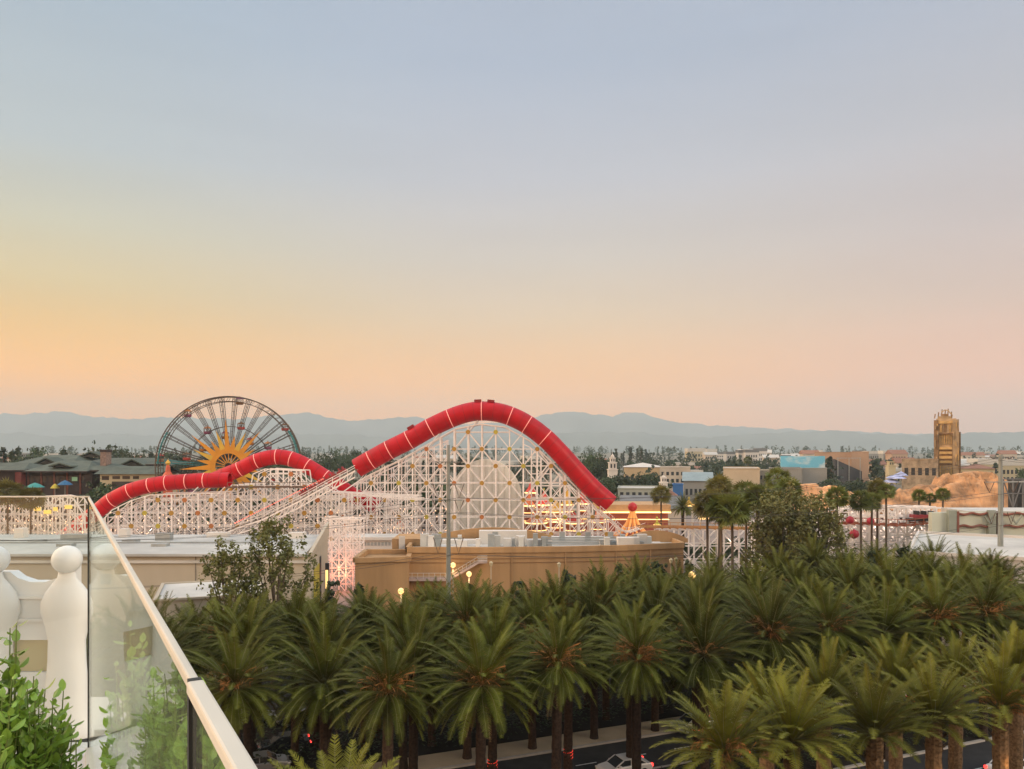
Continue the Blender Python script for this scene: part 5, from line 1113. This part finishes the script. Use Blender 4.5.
town(690, 770, 448, 453, 1300, 1800, 16, 18, 34, 'block in the hazy row beyond the tree belt', 'blocks beyond the tree belt', (0, 3, 1))
town(770, 900, 450, 456, 1100, 1800, 16, 18, 40, 'block far behind the blue mural', 'blocks behind the mural')
town(868, 906, 458, 468, 600, 900, 8, 12, 20, 'house between the soundstage and stone wing', 'houses left of the stone wing', (2, 4, 3))
town(960, 1030, 458, 472, 560, 1100, 16, 14, 26, 'house in the town right of the golden tower', 'houses right of the golden tower', (0, 2, 3, 4))
town(960, 1030, 450, 456, 1200, 2200, 12, 20, 40, 'block on the far plain right of the golden tower', 'blocks right of the golden tower')
town(640, 700, 462, 470, 560, 800, 8, 14, 26, 'house by the cream theatre', 'houses by the theatre', (0, 3, 4))
town(300, 620, 455, 466, 700, 1300, 18, 14, 30, 'house seen through or beside the trestle', 'houses behind the trestle')
town(0, 160, 452, 458, 700, 1200, 8, 14, 26, 'house beyond the lodge roofs', 'houses beyond the lodge')

# warm lamps of the lit park (it is lit in the photograph) ---------------
for px, y, d, e, colr in [(340, 572, 148, 2300, (1, .24, .11)), (338, 545, 156, 500, (1, .4, .25)), (150, 530, 200, 1900, (1, .62, .42)), (230, 525, 203, 1900, (1, .62, .42)), (300, 520, 203, 1900, (1, .58, .42)), (380, 530, 209, 1700, (1, .6, .42)), (555, 520, 212, 1400, (1, .6, .25)), (590, 515, 226, 900, (1, .55, .25)), (540, 505, 224, 900, (1, .55, .25)), (45, 512, 178, 900, (1, .7, .4)), (630, 512, 238, 700, (1, .55, .25)), (630, 520, 200, 400, (1, .5, .2)), (700, 515, 180, 700, (1, .6, .3)), (730, 540, 170, 500, (1, .7, .5)), (870, 528, 158, 2000, (1, .75, .6)), (910, 528, 158, 2000, (1, .75, .6)), (800, 530, 158, 700, (1, .7, .5))]:
    q = bpy.data.lights.new('park_lamp', 'POINT'); q.energy = e * .30; q.color = colr; q.shadow_soft_size = .4; o = bpy.data.objects.new('park_lamp', q); C.objects.link(o); o.location = P(px, y, d)
# yellow lit signs inside the left trestle
for px, y, wd, lb in ((37, 509, 2.3, 'left glowing yellow lantern panel inside the far left trestle'), (47, 512, 2.6, 'largest glowing yellow lantern panel inside the far left trestle'), (55, 509, 1.4, 'narrow glowing yellow lantern panel inside the far left trestle'), (68, 507, 2.6, 'right glowing yellow lantern panel inside the far left trestle')):
    t = P(px, y, 171); root = empty('lantern_panel', lb, 'lit sign', (t.x, 171, 0), 0, 'lit lantern panels'); part(MB().box((t.x - wd / 3.4, 171, t.z - .4), (t.x + wd / 3.4, 171.3, t.z + .4)), 'panel', mat('lit_yellow', (.8, .6, .15), .5, .1, emit=(1, .55, .12), estr=.6), root); part(MB().box((t.x - .08, 171.35, 0), (t.x + .08, 171.5, t.z + .6)), 'post', M_lattice, root)

# ------------------------------------------------------------------ terrace, glass railing, columns, shrubs
M_terr = mat('white_terrace', (.66, .65, .62), .7, .05, 1)
EZ = CZ - 3.36      # terrace level
b = MB(); dirr = Vector((-.581, 1, 0)).normalized(); nr = Vector((dirr.y, -dirr.x, 0)); O = Vector((.29, 0, 0))   # the railing line; nr points outward
q = [O - dirr * 3, O + dirr * 9.85]; e0, e1 = q[0] + nr * .25, q[1] + nr * .25
pts = [(e0.x, e0.y), (e1.x, e1.y), (e1.x - .35, 10.6), (e1.x - 9, 10.6), (e0.x - 9, e0.y)]
tag(MB().prism(pts, 'z', EZ - .35, EZ).build('terrace', M_terr), kind='structure')
pts2 = [(e0.x - .3, e0.y + .2), (e1.x - .2, e1.y - .2), (e1.x - 7.8, e1.y), (e0.x - 7.8, e0.y + .2)]
root = empty('hotel_block', 'hotel block carrying the terrace at lower left', 'building', (-5, 4, 0)); part(MB().prism(pts2, 'z', -.3, EZ - .36), 'wall', M_beige, root)
glass = bpy.data.materials.new('railing_glass'); glass.use_nodes = True; gn = glass.node_tree.nodes; gl_ = glass.node_tree.links; gn.clear()
go = gn.new('ShaderNodeOutputMaterial'); gt = gn.new('ShaderNodeBsdfTransparent'); gg = gn.new('ShaderNodeBsdfGlossy'); gm = gn.new('ShaderNodeMixShader'); gf_ = gn.new('ShaderNodeFresnel'); gf_.inputs[0].default_value = 1.5
gt.inputs[0].default_value = (.965, .99, .975, 1); gg.inputs['Roughness'].default_value = .01; gg.inputs[0].default_value = (.9, .95, .92, 1)
gq = gn.new('ShaderNodeMath'); gq.operation = 'MULTIPLY'; gq.inputs[1].default_value = .45; gl_.new(gf_.outputs[0], gq.inputs[0]); gl_.new(gq.outputs[0], gm.inputs[0]); gl_.new(gt.outputs[0], gm.inputs[1]); gl_.new(gg.outputs[0], gm.inputs[2]); gd = gn.new('ShaderNodeBsdfDiffuse'); gd.inputs[0].default_value = (.82, .9, .85, 1); gx = gn.new('ShaderNodeMixShader'); gx.inputs[0].default_value = .03
gl_.new(gm.outputs[0], gx.inputs[1]); gl_.new(gd.outputs[0], gx.inputs[2]); gl_.new(gx.outputs[0], go.inputs[0])
rail = empty('glass_railing', 'glass terrace railing with a pale metal cap running away to the left', 'railing', (.29, 0, EZ)); RZ = CZ - .5
M_cap = mat('pale_metal_cap', (.60, .58, .50), .45, .06, 2, metal=.2); M_gask = mat('black_gasket', (.012, .014, .013), .5, 0)
def rpt(y): return O + dirr * (y / dirr.y)
def rseg(ya, yb, cw):
    a, c = rpt(ya), rpt(yb); ln = (c - a).length; M = Matrix.Translation(a) @ Matrix(((dirr.x, nr.x, 0), (dirr.y, nr.y, 0), (0, 0, 1))).to_4x4()
    part(MB().box((.012, -.006, EZ - CZ + CZ + .06), (ln - .012, .006, RZ - .03), M), 'glass_panel', glass, rail)
    o = part(MB().box((.004, -cw, RZ - .03), (ln - .004, cw, RZ), M), 'cap_rail', M_cap, rail); bv = o.modifiers.new('bevel', 'BEVEL'); bv.width = .006; bv.segments = 2
    part(MB().box((ln - .011, -.014, EZ + .06), (ln + .011, .014, RZ + .001), M), 'gasket', M_gask, rail)
    part(MB().box((0, -.04, EZ + .003), (ln, .04, EZ + .08), M), 'base_channel', M_cap, rail)
rseg(-1.2, 1.70, .018); rseg(1.70, 8.59, .0115)
a = rpt(8.59); b = MB(); b.box((a.x - 7, a.y + .02, EZ + .06), (a.x - .02, a.y + .032, RZ - .005)); fp = part(b, 'glass_panel', glass, rail)
part(MB().box((a.x - 7, a.y + .012, RZ - .004), (a.x - .01, a.y + .04, RZ + .01)), 'edge_strip', M_cap, rail)
# ball-topped white columns
def column(px, d, label):
    x = (px - 512) / F * d; k = d / F; zz = lambda y: CZ - (y - HY) * k; root = empty('ball_topped_column', label, 'column', (x, d, EZ), 0, 'white ball-topped columns')
    prof = [(31, 743), (30, 735), (27, 715), (24, 690), (21.5, 660), (21, 640), (24, 626), (29, 612), (28.5, 602), (24, 592), (17, 584), (11, 578), (9.5, 572)]
    part(MB().lathe([(r * .88 * k, zz(y)) for r, y in prof], (x, d, 0), 36, .5), 'shaft', M_col, root, True)
    part(MB().lathe([(.2 * k, 574.0 * 0 + zz(573.2))] + [(14 * k * math.sin(t * math.pi / 12), zz(559.5) - 14 * k * math.cos(t * math.pi / 12)) for t in range(2, 12)] + [(.2 * k, zz(545.5))], (x, d, 0), 24), 'ball', M_col, root, True)
    part(MB().box((x - 34 * k, d - .2, EZ), (x + 34 * k, d + .2, zz(738))), 'plinth', M_col, root)
M_col = mat('white_column_paint', (.90, .89, .87), .55, .03, 3)
column(67, 9.15, 'white ball-topped column behind the shrubs, beside the glass'); column(-6, 9.15, 'white ball-topped column cut by the left edge of the picture'); 
# low white wall with dipping top behind columns
root = empty('white_parapet', 'low white parapet wall with moulded bands between the ball-topped columns', 'wall', (-5.4, 9.2, EZ)); d = 9.2; k = d / F; zz = lambda y: CZ - (y - HY) * k; xx = lambda px: (px - 512) * k
top = [(-60, 572), (10, 572), (18, 578), (30, 582), (45, 582), (60, 577), (70, 570), (74, 566)]
part(MB().prism([(xx(p), zz(y)) for p, y in top] + [(xx(74), zz(640)), (xx(-60), zz(640))], 'y', d, d + .16), 'upper_wall', M_col, root)
part(MB().prism([(xx(-60), zz(640.3)), (xx(74), zz(640.3)), (xx(74), zz(672)), (xx(-60), zz(672))], 'y', d + .04, d + .16), 'tan_band', mat('tan_band_paint', (.64, .53, .28), .8, .05), root)
part(MB().prism([(xx(-60), zz(672.3)), (xx(74), zz(672.3)), (xx(74), EZ), (xx(-60), EZ)], 'y', d, d + .16), 'lower_wall', M_col, root)
for y in (597, 620): part(MB().box((xx(-60), d - .03, zz(y + 1.5)), (xx(74), d - .002, zz(y - 1.5))), 'moulding', M_col, root)
# shrubs with oval leaves
M_sh = mat('shrub_leaf', (.27, .44, .07), .4, .35, 6, trans=.25, spec=.5); M_stem = mat('shrub_stem', (.16, .22, .06), .7, .2)
def shrub(px, d, h, r, nstem, nleaf, label, seed, ls=.062):
    h += .51; rg = random.Random(seed); x = (px - 512) / F * d; root = empty('leafy_shrub', label, 'shrub', (x, d, EZ), 0, 'leafy shrubs by the glass'); lb_, sb_ = MB(), MB()
    for s in range(nstem):
        a = rg.uniform(0, 6.28); rr = r * math.sqrt(rg.random()); hh = h * (1 - .35 * (rr / max(r, .01)) ** 1.5) * rg.uniform(.86, 1.04); base = Vector((rr * .4 * math.cos(a), rr * .4 * math.sin(a), 0)); tip = Vector((rr * math.cos(a), rr * math.sin(a), hh)); sb_.tube([base, base.lerp(tip, .5) + Vector((0, 0, .1 * h)), tip], [.012, .008, .003], 4)
        for q in range(nleaf):
            t = .25 + .77 * q / nleaf; c = base.lerp(tip, t) + Vector((0, 0, .1 * h * 4 * t * (1 - t) * .5)); aa = q * 2.4 + rg.uniform(-.4, .4); el = rg.uniform(.2, 1.1); dr = Vector((math.cos(aa) * math.cos(el), math.sin(aa) * math.cos(el), math.sin(el))); sd = Vector((-math.sin(aa), math.cos(aa), 0)); up = dr.cross(sd); l = ls * rg.uniform(.75, 1.35) * (1 - .4 * max(0, t - .8) / .2); w_ = l * .62
            p0 = c + dr * .01; Ln = l * 1.7; wv = l * .46; lift = up * wv * .35
            for sg in (-1, 1):
                lb_.face([p0, p0 + dr * Ln * .25 + sd * sg * wv * .8 - lift, p0 + dr * Ln * .58 + sd * sg * wv - lift, p0 + dr * Ln * .85 + sd * sg * wv * .55 - lift * .6, p0 + dr * Ln])
    lb_.build('leaves', M_sh, root); sb_.build('stems', M_stem, root)
shrub(4, 4.5, 1.92, .38, 50, 30, 'bright green leafy shrub at the left edge in front of the white columns', 1)
shrub(36, 4.5, 1.74, .26, 34, 28, 'smaller leafy shrub right of the one at the left edge', 2)
shrub(-34, 4.2, 1.9, .4, 40, 28, 'leafy shrub mostly cut off by the left edge', 3)
shrub(75, 4.4, 1.46, .03, 4, 26, 'single slim upright shoot standing against the glass', 4, .034)
for k, (y, off, h, r_) in enumerate([(5.1, .16, 1.66, .22), (4.4, .16, 1.66, .2), (3.7, .16, 1.78, .18), (3.1, .15, 1.92, .16), (2.6, .15, 2.02, .14), (2.15, .13, 2.08, .12)]):
    p = rpt(y) + nr * off; px = p.x / p.y * F + 512
    shrub(px, p.y, h, r_, 30, 28, ['farthest shrub', 'second farthest shrub', 'third shrub', 'fourth shrub', 'second nearest shrub', 'nearest shrub'][k] + ' in the row just beyond the glass panel', 10 + k)
b = MB(); a, c = rpt(1.5) + nr * .3, rpt(6.2) + nr * .3; M = Matrix.Translation((a.x, a.y, 0)) @ Matrix(((dirr.x, nr.x, 0), (dirr.y, nr.y, 0), (0, 0, 1))).to_4x4(); b.box((0, -.22, EZ - .3), ((c - a).length, .28, EZ + .35), M); root = empty('planter_box', 'white planter box outside the glass railing holding the shrub row', 'planter', (a.x, a.y, EZ)); part(b, 'box', M_terr, root)
